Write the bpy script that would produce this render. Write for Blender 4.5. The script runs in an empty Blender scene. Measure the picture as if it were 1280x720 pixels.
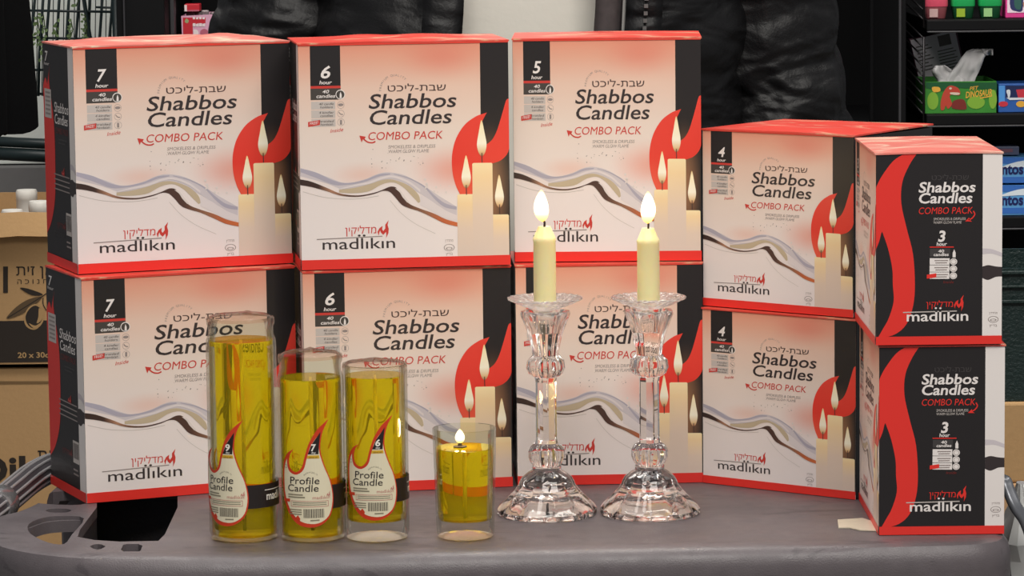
import bpy, bmesh, math, random
from mathutils import Vector, Matrix, noise
random.seed(7)
C = bpy.context.scene.collection
SC = bpy.context.scene
PI = math.pi

# ------------------------------------------------------------------ camera, world, lights, exposure
TZ = 0.85                       # height of the cart deck above the floor
CF, CP, CRO, CH = 4500.0, 0.12018, -0.01124, 0.5369
OY = 3.0                        # the camera stands this far in front of the origin
_F = Vector((0, math.cos(CP), -math.sin(CP)))
_R0 = Vector((1, 0, 0)); _U0 = _R0.cross(_F)
_R = math.cos(CRO)*_R0 + math.sin(CRO)*_U0
_U = -math.sin(CRO)*_R0 + math.cos(CRO)*_U0
cd = bpy.data.cameras.new('camera'); cam = bpy.data.objects.new('camera', cd); C.objects.link(cam)
cd.sensor_width = 36; cd.lens = CF/1280*36; cd.clip_start = 0.05; cd.clip_end = 100
cam.matrix_world = Matrix(((_R.x, _U.x, -_F.x, 0), (_R.y, _U.y, -_F.y, -OY), (_R.z, _U.z, -_F.z, TZ+CH), (0, 0, 0, 1)))
SC.camera = cam
SC.view_settings.view_transform = 'Standard'; SC.view_settings.look = 'None'
SC.view_settings.gamma = 1; SC.view_settings.use_curve_mapping = False
SC.view_settings.exposure = 0.0
SC.cycles.transparent_max_bounces = 48; SC.cycles.max_bounces = 20; SC.cycles.transmission_bounces = 20; SC.cycles.glossy_bounces = 8
w = bpy.data.worlds.new('world'); SC.world = w; w.use_nodes = True
w.node_tree.nodes['Background'].inputs[0].default_value = (0.95, 0.97, 1.0, 1)
w.node_tree.nodes['Background'].inputs[1].default_value = 0.22
def area(name, loc, target, sx, sy, power, col=(1, 0.96, 0.9)):
    l = bpy.data.lights.new(name, 'AREA'); l.shape = 'RECTANGLE'; l.size = sx; l.size_y = sy
    l.energy = power; l.color = col
    o = bpy.data.objects.new(name, l); C.objects.link(o); o.location = loc
    o.rotation_euler = (Vector(target)-Vector(loc)).to_track_quat('-Z', 'Y').to_euler()
    return o
area('ceiling_lamp_front', (0.5, -1.9, 3.0), (0.05, 0, 0.95), 2.4, 0.9, 66)
area('ceiling_lamp_overhead', (-0.2, 0.1, 3.1), (0, 0.05, 0.85), 2.6, 0.5, 24)
area('ceiling_lamp_back', (-0.1, 0.85, 3.0), (0.0, 1.7, 0.9), 2.8, 0.5, 42)

def ray(px, py): return _F + _R*((px-640)/CF) - _U*((py-360)/CF)
def tab(px, py, z=0.0):         # the point of the plane z above the deck
    r = ray(px, py); t = (z-CH)/r.z
    return Vector((r.x*t, r.y*t-OY, z+TZ))
def at(px, py, Y):              # the point at distance Y in front of the camera
    r = ray(px, py); q = r*(Y/r.y)
    return Vector((q.x, q.y-OY, q.z+CH+TZ))

# ------------------------------------------------------------------ materials
def lin(c):
    return tuple(((v/255)/12.92 if v/255 <= 0.04045 else ((v/255+0.055)/1.055)**2.4) for v in c[:3]) + (1,)
MATS = {}
def mat(name, col, rough=0.6, metal=0.0, spec=0.5, bump=0.0, bscale=200, var=0.0, vscale=40, **kw):
    if name in MATS: return MATS[name]
    m = bpy.data.materials.new(name); m.use_nodes = True; nt = m.node_tree; b = nt.nodes['Principled BSDF']
    b.inputs['Base Color'].default_value = lin(col); b.inputs['Roughness'].default_value = rough
    b.inputs['Metallic'].default_value = metal; b.inputs['Specular IOR Level'].default_value = spec
    for k, v in kw.items(): b.inputs[k].default_value = v
    if bump or var:
        tc = nt.nodes.new('ShaderNodeTexCoord')
    if var:
        n = nt.nodes.new('ShaderNodeTexNoise'); n.inputs['Scale'].default_value = vscale; n.inputs['Detail'].default_value = 5
        nt.links.new(tc.outputs['Object'], n.inputs['Vector'])
        mx = nt.nodes.new('ShaderNodeMix'); mx.data_type = 'RGBA'
        mx.inputs[6].default_value = tuple(v*(1-var) for v in lin(col)[:3])+(1,)
        mx.inputs[7].default_value = tuple(min(1, v*(1+var)) for v in lin(col)[:3])+(1,)
        nt.links.new(n.outputs[0], mx.inputs[0]); nt.links.new(mx.outputs[2], b.inputs['Base Color'])
    if bump:
        n2 = nt.nodes.new('ShaderNodeTexNoise'); n2.inputs['Scale'].default_value = bscale; n2.inputs['Detail'].default_value = 3
        nt.links.new(tc.outputs['Object'], n2.inputs['Vector'])
        bp = nt.nodes.new('ShaderNodeBump'); bp.inputs['Strength'].default_value = bump; bp.inputs['Distance'].default_value = 0.002
        nt.links.new(n2.outputs[0], bp.inputs['Height']); nt.links.new(bp.outputs[0], b.inputs['Normal'])
    MATS[name] = m; return m
def ramp(nt, stops, src):
    r = nt.nodes.new('ShaderNodeValToRGB'); e = r.color_ramp.elements
    while len(e) < len(stops): e.new(0.5)
    for k, (p, c) in enumerate(stops): e[k].position = p; e[k].color = lin(c)
    nt.links.new(src, r.inputs[0]); return r
def uvxy(nt):
    u = nt.nodes.new('ShaderNodeUVMap'); u.uv_map = 'UVMap'; s = nt.nodes.new('ShaderNodeSeparateXYZ'); nt.links.new(u.outputs[0], s.inputs[0])
    return u, s
def dist_node(nt, uv, cx, cy, sx, sy):
    mp = nt.nodes.new('ShaderNodeMapping'); mp.inputs['Scale'].default_value = (1/sx, 1/sy, 0); mp.inputs['Location'].default_value = (-cx/sx, -cy/sy, 0)
    nt.links.new(uv.outputs[0], mp.inputs[0]); l = nt.nodes.new('ShaderNodeVectorMath'); l.operation = 'LENGTH'; nt.links.new(mp.outputs[0], l.inputs[0]); return l.outputs['Value']
def mixc(nt, fac, a, b):
    mx = nt.nodes.new('ShaderNodeMix'); mx.data_type = 'RGBA'
    nt.links.new(fac, mx.inputs[0])
    for i, v in ((6, a), (7, b)):
        if isinstance(v, tuple): mx.inputs[i].default_value = lin(v)
        else: nt.links.new(v, mx.inputs[i])
    return mx.outputs[2]
def mapr(nt, src, a, b, c=1.0, d=0.0):
    m = nt.nodes.new('ShaderNodeMapRange'); m.interpolation_type = 'SMOOTHSTEP'
    m.inputs[1].default_value = a; m.inputs[2].default_value = b; m.inputs[3].default_value = c; m.inputs[4].default_value = d
    nt.links.new(src, m.inputs[0]); return m.outputs[0]
PR = 0.42                       # sheen of the coated board
def paper_front():
    m = mat('printed_board_front', (225, 212, 205), PR); nt = m.node_tree; b = nt.nodes['Principled BSDF']
    uv, s = uvxy(nt)
    r = ramp(nt, [(0.0, (240, 231, 230)), (0.35, (237, 225, 221)), (0.62, (234, 216, 204)), (0.80, (233, 200, 182)), (0.91, (231, 174, 150)), (1.0, (230, 150, 124))], s.outputs['Y'])
    d1 = dist_node(nt, uv, 0.74, 0.43, 0.26, 0.13); f1 = mapr(nt, d1, 0.0, 1.0, 0.75, 0.0)
    c1 = mixc(nt, f1, r.outputs[0], (232, 150, 130))
    d2 = dist_node(nt, uv, 0.30, 0.415, 0.2, 0.07); f2 = mapr(nt, d2, 0.0, 1.0, 0.5, 0.0)
    c2 = mixc(nt, f2, c1, (232, 178, 158))
    d3 = dist_node(nt, uv, 0.68, 0.93, 0.26, 0.12); f3 = mapr(nt, d3, 0.0, 1.0, 0.5, 0.0)
    c3 = mixc(nt, f3, c2, (226, 118, 100))
    nt.links.new(c3, b.inputs['Base Color']); return m
def uvramp(name, stops, axis='Y', rough=PR):
    m = mat(name, (200, 200, 200), rough); nt = m.node_tree; uv, s = uvxy(nt)
    r = ramp(nt, stops, s.outputs[axis]); nt.links.new(r.outputs[0], nt.nodes['Principled BSDF'].inputs['Base Color']); return m
def uvradial(name, cx, cy, sx, sy, c_in, c_out):
    m = mat(name, (0, 0, 0), PR); nt = m.node_tree; uv, s = uvxy(nt)
    d = dist_node(nt, uv, cx, cy, sx, sy); f = mapr(nt, d, 0.0, 1.0, 1.0, 0.0)
    nt.links.new(mixc(nt, f, c_out, c_in), nt.nodes['Principled BSDF'].inputs['Base Color']); return m
M_FRONT = paper_front()
M_RED = mat('printed_red', (232, 52, 44), PR)
M_RED2 = uvramp('printed_flame_red', [(0, (238, 92, 66)), (0.35, (232, 58, 44)), (1, (236, 70, 56))])
M_BLACK = mat('printed_black', (35, 31, 32), PR)
M_BROWN = mat('printed_brown', (70, 50, 48), PR)
M_GREYTAG = mat('printed_dark_grey', (72, 66, 62), PR)
M_PALE = mat('printed_pale_grey', (200, 190, 184), PR)
M_GREY = mat('printed_mid_grey', (150, 138, 134), PR)
M_INK = mat('printed_ink', (56, 47, 48), PR)
M_WHITE = mat('printed_white', (238, 230, 226), PR)
M_REDTXT = mat('printed_red_text', (206, 62, 54), PR)
M_DIM = mat('printed_dim_grey', (66, 62, 62), PR)
M_DIMRED = mat('printed_dim_red', (120, 40, 36), PR)
M_CANDLE = uvramp('printed_candle', [(0, (222, 204, 192)), (0.45, (228, 206, 188)), (0.85, (246, 216, 168)), (1, (252, 230, 182))])
M_FLAME = uvramp('printed_flame', [(0, (176, 116, 76)), (0.12, (230, 196, 146)), (0.35, (255, 248, 226)), (0.85, (255, 240, 196)), (1, (246, 206, 136))])
M_GLOW = uvradial('printed_black_glow', 0.3, 0.45, 0.85, 0.5, (150, 106, 74), (36, 31, 31))
M_LAV = mat('printed_lavender', (208, 199, 203), PR)
M_LAV2 = mat('printed_blue_grey', (176, 170, 184), PR)
M_LAV3 = mat('printed_pale_lilac', (226, 216, 216), PR)
M_TAN = mat('printed_tan', (196, 178, 150), PR)
M_OFFW = mat('printed_offwhite', (226, 215, 210), PR)
M_SWOOSH = uvramp('printed_swoosh', [(0, (58, 42, 38)), (0.12, (66, 46, 40)), (0.2, (176, 128, 100)), (0.3, (96, 66, 54)), (0.5, (74, 52, 46)), (0.66, (84, 58, 50)), (0.8, (150, 104, 78)), (0.9, (190, 100, 60)), (1, (206, 110, 62))], 'X')

# ------------------------------------------------------------------ mesh helpers
def link(name, me, parent=None):
    o = bpy.data.objects.new(name, me); C.objects.link(o)
    if parent: o.parent = parent
    return o
def done(name, bm, mats, parent=None, smooth=False, recalc=True):
    if recalc: bmesh.ops.recalc_face_normals(bm, faces=bm.faces[:])
    me = bpy.data.meshes.new(name); bm.to_mesh(me); bm.free()
    for m in (mats if isinstance(mats, (list, tuple)) else [mats]): me.materials.append(m)
    if smooth:
        for p in me.polygons: p.use_smooth = True
        if smooth != True: me.set_sharp_from_angle(angle=math.radians(smooth))
    return link(name, me, parent)
def thing(name, label, cat, loc=(0, 0, 0), rz=0.0, group=None):
    o = bpy.data.objects.new(name, None); C.objects.link(o); o.location = loc; o.rotation_euler = (0, 0, rz)
    o.empty_display_size = 0.05
    return tag(o, label, cat, group)
def tag(o, label, cat, group=None):
    o['label'] = label; o['category'] = cat
    if group: o['group'] = group
    return o
def struct(o, label=None):
    o['kind'] = 'structure'
    if label: o['label'] = label
    return o
def add_box(bm, lo, hi, mi=0, bev=0.0, M=None):
    vs = [bm.verts.new((x, y, z)) for x in (lo[0], hi[0]) for y in (lo[1], hi[1]) for z in (lo[2], hi[2])]
    fs = [bm.faces.new([vs[i] for i in q]) for q in ((0, 1, 3, 2), (4, 6, 7, 5), (0, 4, 5, 1), (2, 3, 7, 6), (0, 2, 6, 4), (1, 5, 7, 3))]
    for f in fs: f.material_index = mi
    if bev:
        es = list({e for f in fs for e in f.edges})
        r = bmesh.ops.bevel(bm, geom=es, offset=bev, segments=2, affect='EDGES', profile=0.5)
        vs = list({v for f in r['faces'] for v in f.verts} | {v for v in vs if v.is_valid})
        for f in r['faces']: f.material_index = mi
    if M is not None:
        for v in vs:
            if v.is_valid: v.co = M @ v.co
    return vs
def add_lathe(bm, prof, n=48, mi=0, mod=None, c=(0, 0, 0), close=True):
    """prof = (radius, height) pairs bottom to top; mod(theta, k) scales the radius"""
    rings = []
    for k, (r, z) in enumerate(prof):
        if r < 1e-6: rings.append([bm.verts.new((c[0], c[1], c[2]+z))]); continue
        ring = []
        for i in range(n):
            a = 2*PI*i/n; s = mod(a, k) if mod else 1.0
            ring.append(bm.verts.new((c[0]+r*s*math.cos(a), c[1]+r*s*math.sin(a), c[2]+z)))
        rings.append(ring)
    for A, B in zip(rings, rings[1:]):
        for i in range(n):
            j = (i+1) % n
            if len(A) == 1 and len(B) == 1: continue
            if len(A) == 1: f = bm.faces.new((A[0], B[j], B[i]))
            elif len(B) == 1: f = bm.faces.new((A[i], A[j], B[0]))
            else: f = bm.faces.new((A[i], A[j], B[j], B[i]))
            f.material_index = mi
    if close:
        for ring, rev in ((rings[0], True), (rings[-1], False)):
            if len(ring) > 2:
                f = bm.faces.new(ring[::-1] if rev else ring); f.material_index = mi
def add_tube(bm, pts, rad, n=12, mi=0, cap=True, mod=None):
    pts = [Vector(p) for p in pts]; rs = rad if isinstance(rad, (list, tuple)) else [rad]*len(pts)
    rings = []; up = None
    for k, p in enumerate(pts):
        t = (pts[min(k+1, len(pts)-1)]-pts[max(k-1, 0)]).normalized()
        if up is None:
            up = Vector((0, 0, 1)) if abs(t.z) < 0.9 else Vector((1, 0, 0))
        s = t.cross(up).normalized(); up = s.cross(t).normalized()
        ring = []
        for i in range(n):
            a = 2*PI*i/n; q = rs[k]*(mod(a, k) if mod else 1)
            ring.append(bm.verts.new(p+s*math.cos(a)*q+up*math.sin(a)*q))
        rings.append(ring)
    for A, B in zip(rings, rings[1:]):
        for i in range(n):
            f = bm.faces.new((A[i], A[(i+1) % n], B[(i+1) % n], B[i])); f.material_index = mi
    if cap:
        bm.faces.new(rings[0][::-1]).material_index = mi; bm.faces.new(rings[-1]).material_index = mi
    return rings
def add_prism(bm, poly, z0, z1, mi=0, f=None):
    f = f or (lambda x, y, z: (x, y, z))
    a = [bm.verts.new(f(x, y, z0)) for x, y in poly]; b = [bm.verts.new(f(x, y, z1)) for x, y in poly]
    n = len(poly)
    bm.faces.new(a[::-1]).material_index = mi; bm.faces.new(b).material_index = mi
    for i in range(n): bm.faces.new((a[i], a[(i+1) % n], b[(i+1) % n], b[i])).material_index = mi
def sm(pts, n=5, closed=False):
    """Catmull-Rom through the points"""
    out = []; L = len(pts)
    for i in range(L if closed else L-1):
        g = (lambda k: pts[k % L]) if closed else (lambda k: pts[min(max(k, 0), L-1)])
        p0, p1, p2, p3 = g(i-1), g(i), g(i+1), g(i+2)
        for q in range(n):
            t = q/n
            out.append(tuple(0.5*((2*b)+(-a+c)*t+(2*a-5*b+4*c-d)*t*t+(-a+3*b-3*c+d)*t**3) for a, b, c, d in zip(p0, p1, p2, p3)))
    if not closed: out.append(tuple(pts[-1]))
    return out

# ------------------------------------------------------------------ flat print: text and shapes in unit coordinates
_txt = {}
def glyphs(body, shear=0.0, bold=0.0, ref='H'):
    key = (body, shear, bold, ref)
    if key in _txt: return _txt[key]
    def mesh(b):
        c = bpy.data.curves.new('t', 'FONT'); c.body = b; c.shear = shear; c.offset = bold; c.resolution_u = 3
        if ref == 'ב': c.fill_mode = 'NONE'
        o = bpy.data.objects.new('t', c); C.objects.link(o); bpy.context.view_layer.update()
        ev = o.evaluated_get(bpy.context.evaluated_depsgraph_get()); me = ev.to_mesh()
        V = [v.co.copy() for v in me.vertices]; Fs = [tuple(p.vertices) for p in me.polygons]
        if c.fill_mode == 'NONE':            # each contour a face of its own
            adj = {}; seen = set(); Fs = []
            for e in me.edges:
                a_, b_ = e.vertices; adj.setdefault(a_, []).append(b_); adj.setdefault(b_, []).append(a_)
            for v0 in adj:
                if v0 in seen: continue
                L = [v0]; seen.add(v0); cur = v0
                while True:
                    nx_ = [q for q in adj[cur] if q not in seen]
                    if not nx_: break
                    cur = nx_[0]; seen.add(cur); L.append(cur)
                if len(L) > 2: Fs.append(tuple(L))
        ev.to_mesh_clear(); bpy.data.objects.remove(o); bpy.data.curves.remove(c); return V, Fs
    V, Fs = mesh(body)
    capv, _ = mesh(ref); cap = max(v.y for v in capv)
    if ref == 'ב': bold = 0
    x0 = min(v.x for v in V); x1 = max(v.x for v in V)
    _txt[key] = ([((v.x-x0)/(x1-x0), v.y/cap) for v in V], Fs, (x1-x0)/cap)
    return _txt[key]
class Print:
    """shapes lying on one face: (points, faces, material, layer, uv mode)"""
    def __init__(s): s.items = []
    def poly(s, pts, m, layer=1, local=False):
        s.items.append((list(pts), [tuple(range(len(pts)))], m, layer, local)); return s
    def rect(s, u0, v0, u1, v1, m, layer=1, local=False): return s.poly([(u0, v0), (u1, v0), (u1, v1), (u0, v1)], m, layer, local)
    def ell(s, u, v, ru, rv, m, layer=1, n=20): return s.poly([(u+ru*math.cos(2*PI*i/n), v+rv*math.sin(2*PI*i/n)) for i in range(n)], m, layer)
    def ring(s, u, v, ru, rv, t, m, layer=1, n=20):
        P = [(u+ru*math.cos(2*PI*i/n), v+rv*math.sin(2*PI*i/n)) for i in range(n)]+[(u+ru*(1-t)*math.cos(2*PI*i/n), v+rv*(1-t)*math.sin(2*PI*i/n)) for i in range(n)]
        s.items.append((P, [(i, (i+1) % n, n+(i+1) % n, n+i) for i in range(n)], m, layer, False)); return s
    def band(s, up, lo, m, layer=1, local=False, n=6):
        up = sm(up, n); lo = sm(lo, n); L = len(up); P = up+lo
        s.items.append((P, [(i, i+1, L+i+1, L+i) for i in range(L-1)], m, layer, local)); return s
    def line(s, pts, wd, m, layer=1, asp=1.0, n=5):
        pts = sm(pts, n); a = []; b = []
        for k, p in enumerate(pts):
            q0 = pts[max(k-1, 0)]; q1 = pts[min(k+1, len(pts)-1)]
            dx, dy = (q1[0]-q0[0])*asp, q1[1]-q0[1]; L = math.hypot(dx, dy) or 1
            a.append((p[0]-dy/L*wd/2/asp, p[1]+dx/L*wd/2)); b.append((p[0]+dy/L*wd/2/asp, p[1]-dx/L*wd/2))
        L = len(a)
        s.items.append((a+b, [(i, i+1, L+i+1, L+i) for i in range(L-1)], m, layer, False)); return s
    def text(s, body, u0, u1, v, cap, m, layer=2, shear=0.0, bold=0.0, ref='H', slope=0.0, rot=None):
        P, Fs, asp = glyphs(body, shear, bold, ref)
        Q = [(u0+x*(u1-u0), v+y*cap+slope*x) for x, y in P]
        s.items.append((Q, Fs, m, layer, False)); return s
    def arc(s, body, u, v, r, a0, a1, cap, m, asp, layer=2):
        n = len(body)
        for k, ch in enumerate(body):
            if ch == ' ': continue
            a = a0+(a1-a0)*k/(n-1); P, Fs, g = glyphs(ch, 0, 0.0)
            ca, sa = math.cos(a-PI/2), math.sin(a-PI/2); Q = []
            for x, y in P:
                lx, ly = (x-0.5)*g*cap, y*cap
                Q.append((u+(r*math.cos(a)+lx*ca-ly*sa)/asp, v+r*math.sin(a)+lx*sa+ly*ca))
            s.items.append((Q, Fs, m, layer, False))
        return s
    def stamp(s, bm, uvl, slots, f, step=0.00008, cut=None):
        """f(u, v, offset) -> point; slots is the list of the mesh's materials"""
        for P, Fs, m, layer, local in s.items:
            if m not in slots: slots.append(m)
            mi = slots.index(m)
            us = [p[0] for p in P]; vs_ = [p[1] for p in P]; a, b, c, d = min(us), max(us), min(vs_), max(vs_)
            if cut:
                t = bmesh.new(); tv = [t.verts.new((p[0], p[1], 0)) for p in P]
                for q in Fs:
                    try: t.faces.new([tv[i] for i in q])
                    except ValueError: pass
                k = math.ceil(a/cut)*cut
                while k < b:
                    bmesh.ops.bisect_plane(t, geom=t.verts[:]+t.edges[:]+t.faces[:], plane_co=(k, 0, 0), plane_no=(1, 0, 0)); k += cut
                t.verts.index_update()
                P2 = [(v.co.x, v.co.y) for v in t.verts]; F2 = [tuple(v.index for v in q.verts) for q in t.faces]; t.free()
            else: P2, F2 = P, Fs
            V = [bm.verts.new(f(p[0], p[1], layer*step)) for p in P2]
            for q in F2:
                try: fc = bm.faces.new([V[i] for i in q])
                except ValueError: continue
                fc.material_index = mi
                for lp, i in zip(fc.loops, q):
                    p = P2[i]; lp[uvl].uv = ((p[0]-a)/max(b-a, 1e-9), (p[1]-c)/max(d-c, 1e-9)) if local else p

# ---- the wide face of the candle cartons (coordinates read on one of them, then taken to 0..1)
def wf(X, Y):
    t = (Y-(100-15*(X-42)/1138))/1194
    return ((X-(42+38*t))/(1138-43*t), 1-t)
def wl(pts, dy=0): return [wf(x, y+dy) for x, y in pts]
LO = 639
HEB_SHABBOS = 'שבת-ליכט'[::-1]
HEB_LOGO = 'מדליקין'[::-1]
def flame_logo(p, f, m, layer=3):
    """the two-tongued flame: points on a 60 x 96 cell, f maps (x, y-down) to the face"""
    L = [(0, 62), (10, 42), (26, 30), (24, 48), (30, 58), (40, 44), (40, 24), (58, 0), (52, 26), (58, 46), (56, 70), (44, 96), (46, 76), (44, 62), (30, 78), (18, 66), (14, 54), (10, 64), (6, 82)]
    p.poly([f(x, y) for x, y in L], m, layer)
def wide_design(digit, black_panel=True):
    p = Print(); asp = 0.95
    p.rect(0, 0, 1, 1, M_FRONT, 1)
    # wave ribbons
    p.band(wl([(65, 118), (200, 160), (300, 196), (400, 180), (470, 152), (530, 142), (620, 160), (720, 215), (800, 270), (893, 328)], LO),
           wl([(65, 158), (200, 196), (300, 232), (400, 226), (470, 200), (530, 190), (620, 215), (720, 270), (800, 325), (893, 385)], LO), M_LAV, 2)
    p.band(wl([(65, 116), (150, 140), (240, 182), (310, 196), (400, 182), (480, 152), (540, 148)], LO),
           wl([(65, 136), (150, 168), (240, 204), (310, 206), (400, 192), (480, 164), (540, 154)], LO), M_LAV2, 3)
    p.band(wl([(560, 150), (640, 172), (720, 214), (780, 270), (830, 308), (893, 328)], LO), wl([(560, 153), (640, 178), (720, 224), (780, 290), (830, 330), (893, 344)], LO), M_LAV2, 3)
    p.band(wl([(270, 232), (350, 222), (430, 204), (500, 182), (560, 182), (640, 214), (690, 262), (700, 300)], LO),
           wl([(270, 246), (350, 250), (430, 240), (500, 204), (560, 196), (610, 222), (650, 262), (690, 306)], LO), M_TAN, 3)
    p.band(wl([(700, 262), (760, 296), (820, 340), (893, 374)], LO), wl([(700, 318), (760, 350), (820, 386), (893, 406)], LO), M_LAV3, 3)
    p.band(wl([(270, 226), (350, 206), (430, 190), (500, 166), (560, 160), (640, 190), (700, 236)], LO),
           wl([(270, 231), (350, 216), (430, 202), (500, 178), (560, 172), (640, 204), (700, 250)], LO), M_LAV3, 4)
    p.band(wl([(62, 174), (120, 186), (200, 218), (280, 252), (370, 262), (450, 250), (500, 234), (540, 218), (572, 224), (600, 262), (640, 308), (700, 336), (770, 362), (830, 392), (896, 412)], LO),
           wl([(62, 204), (120, 214), (200, 236), (280, 262), (370, 269), (450, 256), (500, 240), (536, 244), (566, 272), (600, 312), (640, 332), (700, 352), (770, 386), (830, 416), (896, 433)], LO), M_SWOOSH, 5, local=True)
    p.band(wl([(565, 226), (590, 234), (612, 262), (640, 300)], LO), wl([(575, 234), (592, 250), (606, 274), (632, 304)], LO), M_OFFW, 6)
    p.line(wl([(80, 240), (180, 268), (280, 280), (380, 280), (480, 266)], LO), 0.0025, M_PALE, 2)
    p.line(wl([(540, 290), (600, 360), (680, 420), (780, 470)], LO), 0.002, M_PALE, 2)
    rnd = random.Random(5)
    for _ in range(26):
        X, Y = rnd.uniform(440, 720), rnd.gauss(720, 26); q = wf(X, Y); r = rnd.uniform(0.0012, 0.003); p.ell(q[0], q[1], r, r, M_GREY, 2, 6)
    for _ in range(14):
        X, Y = rnd.uniform(720, 880), rnd.gauss(860, 22); q = wf(X, Y); r = rnd.uniform(0.002, 0.006); p.ell(q[0], q[1], r, r, M_OFFW, 4, 8)
    # black panel, red flame, candles
    if black_panel:
        p.poly(wl([(1026, 80), (1190, 80), (1190, 1250), (1026, 1250)]), M_BLACK, 2)
        p.poly(wl([(1032, 460), (1172, 460), (1172, 1236), (1032, 1236)]), M_GLOW, 3, local=True)
    fl = sm([(1060, 470), (1040, 476), (1000, 490), (940, 533), (893, 605), (871, 690), (872, 780), (888, 850), (910, 899)], 5)[:-1]+[(912, 905), (1085, 905), (1085, 739)]
    fl += sm([(1085, 739), (1130, 724), (1166, 690), (1184, 640)], 4)+sm([(1184, 396), (1166, 404), (1150, 452), (1130, 516), (1110, 572), (1086, 614), (1052, 642)], 5)
    fl += sm([(1052, 642), (1047, 580), (1034, 525), (1046, 494), (1060, 470)], 4)[:-1]
    p.poly(wl(fl), M_RED2, 4, local=True)
    for (x0, x1, top, layer) in ((897, 986, 901, 5), (1072, 1170, 1011, 5), (978, 1086, 736, 6)):
        p.poly(wl([(x0, 1238), (x1, 1238), (x1, top+5), (x1-6, top), (x0+6, top), (x0, top+5)]), M_CANDLE, layer, local=True)
    for (cx, top, bot, hw, layer) in ((945, 694, 870, 25, 7), (1030, 508, 700, 26, 7), (1121, 799, 975, 24, 7)):
        h = bot-top
        p.poly(wl(sm([(cx, top), (cx+hw*0.6, top+h*0.35), (cx+hw, top+h*0.68), (cx+hw*0.6, top+h*0.92), (cx, bot), (cx-hw*0.6, top+h*0.92), (cx-hw, top+h*0.68), (cx-hw*0.6, top+h*0.35)], 4, True)), M_FLAME, layer, local=True)
        p.line(wl([(cx, bot-18), (cx+1, bot+34)]), 0.004, M_BROWN, 8)
    # tag with the hours
    p.rect(0.056, 0.811, 0.199, 0.992, M_BLACK, 2); p.rect(0.056, 0.800, 0.199, 0.811, M_REDTXT, 2); p.rect(0.056, 0.750, 0.199, 0.800, M_GREYTAG, 2)
    p.text(digit, 0.106, 0.151, 0.8455, 0.053, M_WHITE, 3, 0.2, 0.02)
    p.text('hour', 0.098, 0.158, 0.8185, 0.0165, M_WHITE, 3, 0.2, 0.015)
    p.text('40', 0.112, 0.144, 0.779, 0.0145, M_WHITE, 3, 0.2, 0.015)
    p.text('candles', 0.083, 0.173, 0.759, 0.0155, M_WHITE, 3, 0.2, 0.015)
    p.ell(0.197, 0.772, 0.0225, 0.0215, M_WHITE, 3); p.ell(0.197, 0.772, 0.019, 0.018, M_GREYTAG, 4)
    p.poly([(0.193, 0.756), (0.203, 0.756), (0.203, 0.772), (0.198, 0.785), (0.194, 0.772)], M_WHITE, 5)
    for k, (a, b) in enumerate((('40 candle', 'holders'), ('4 kindler', 'candles'), ('braided', 'havdalah'))):
        v = 0.708-0.038*k
        p.rect(0.058, v, 0.172, v+0.034, M_PALE, 2)
        p.text(a, 0.095, 0.165, v+0.019, 0.010, M_GREYTAG, 3, 0.2, 0.0); p.text(b, 0.100, 0.160, v+0.005, 0.010, M_GREYTAG, 3, 0.2, 0.0)
        p.ring(0.198, v+0.018, 0.017, 0.016, 0.08, M_GREY, 2)
    p.ell(0.198, 0.727, 0.013, 0.006, M_GREY, 3, 12); p.line([(0.188, 0.695), (0.197, 0.686), (0.208, 0.684)], 0.004, M_GREY, 3); p.rect(0.193, 0.640, 0.203, 0.660, M_GREY, 3)
    p.poly([(0.042, 0.632), (0.098, 0.640), (0.098, 0.662), (0.042, 0.654)], M_REDTXT, 3); p.text('FREE!', 0.050, 0.090, 0.640, 0.012, M_WHITE, 4, 0.1, 0.0, slope=0.005)
    p.text('Inside', 0.146, 0.208, 0.604, 0.016, M_REDTXT, 3, 0.25, 0.0, slope=0.007)
    # words
    u, v = wf(567, 350); p.arc('PREMIUM QUALITY', u, v, 0.063, math.radians(178), math.radians(48), 0.0095, M_GREY, asp)
    p.text(HEB_SHABBOS, wf(527, 350)[0], wf(840, 350)[0], wf(680, 353)[1], 0.026, M_BROWN, 3, 0.0, -0.006, 'ב')
    p.text('Shabbos', wf(425, 445)[0], wf(897, 445)[0], wf(600, 442)[1], 0.063, M_INK, 3, 0.16, 0.010)
    p.text('Candles', wf(432, 530)[0], wf(872, 530)[0], wf(600, 527)[1], 0.063, M_INK, 3, 0.16, 0.010)
    p.text('COMBO PACK', wf(424, 610)[0], wf(822, 610)[0], wf(600, 608)[1], 0.0345, M_REDTXT, 3, 0.16, 0.0)
    p.line(wl([(462, 617), (445, 624), (420, 620), (398, 604)]), 0.006, M_REDTXT, 3); p.poly(wl([(376, 586), (410, 592), (404, 604), (396, 604), (388, 622)]), M_REDTXT, 3)
    p.text('SMOKELESS & DRIPLESS', wf(530, 650)[0], wf(782, 650)[0], wf(650, 654)[1], 0.014, M_GREY, 3, 0.16)
    p.text('WARM GLOW FLAME', wf(532, 676)[0], wf(748, 676)[0], wf(650, 678)[1], 0.014, M_GREY, 3, 0.16)
    # maker's mark
    p.text('madlıkın', wf(187, 1186)[0], wf(567, 1186)[0], wf(380, 1184)[1], 0.0475, M_INK, 3, 0.0, 0.002)
    p.line([wf(155, 1132), wf(500, 1119)], 0.004, M_GREY, 3, n=1)
    for X in (378, 404): q = wf(X, 1114); p.ell(q[0], q[1], 0.007, 0.0045, M_INK, 3, 10)
    p.text(HEB_LOGO, wf(305, 1105)[0], wf(468, 1105)[0], wf(380, 1104)[1], 0.028, M_REDTXT, 3, 0.0, 0.004, 'ב')
    flame_logo(p, lambda x, y: wf(474+x*1.02, 1034+y*1.0), M_REDTXT)
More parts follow.
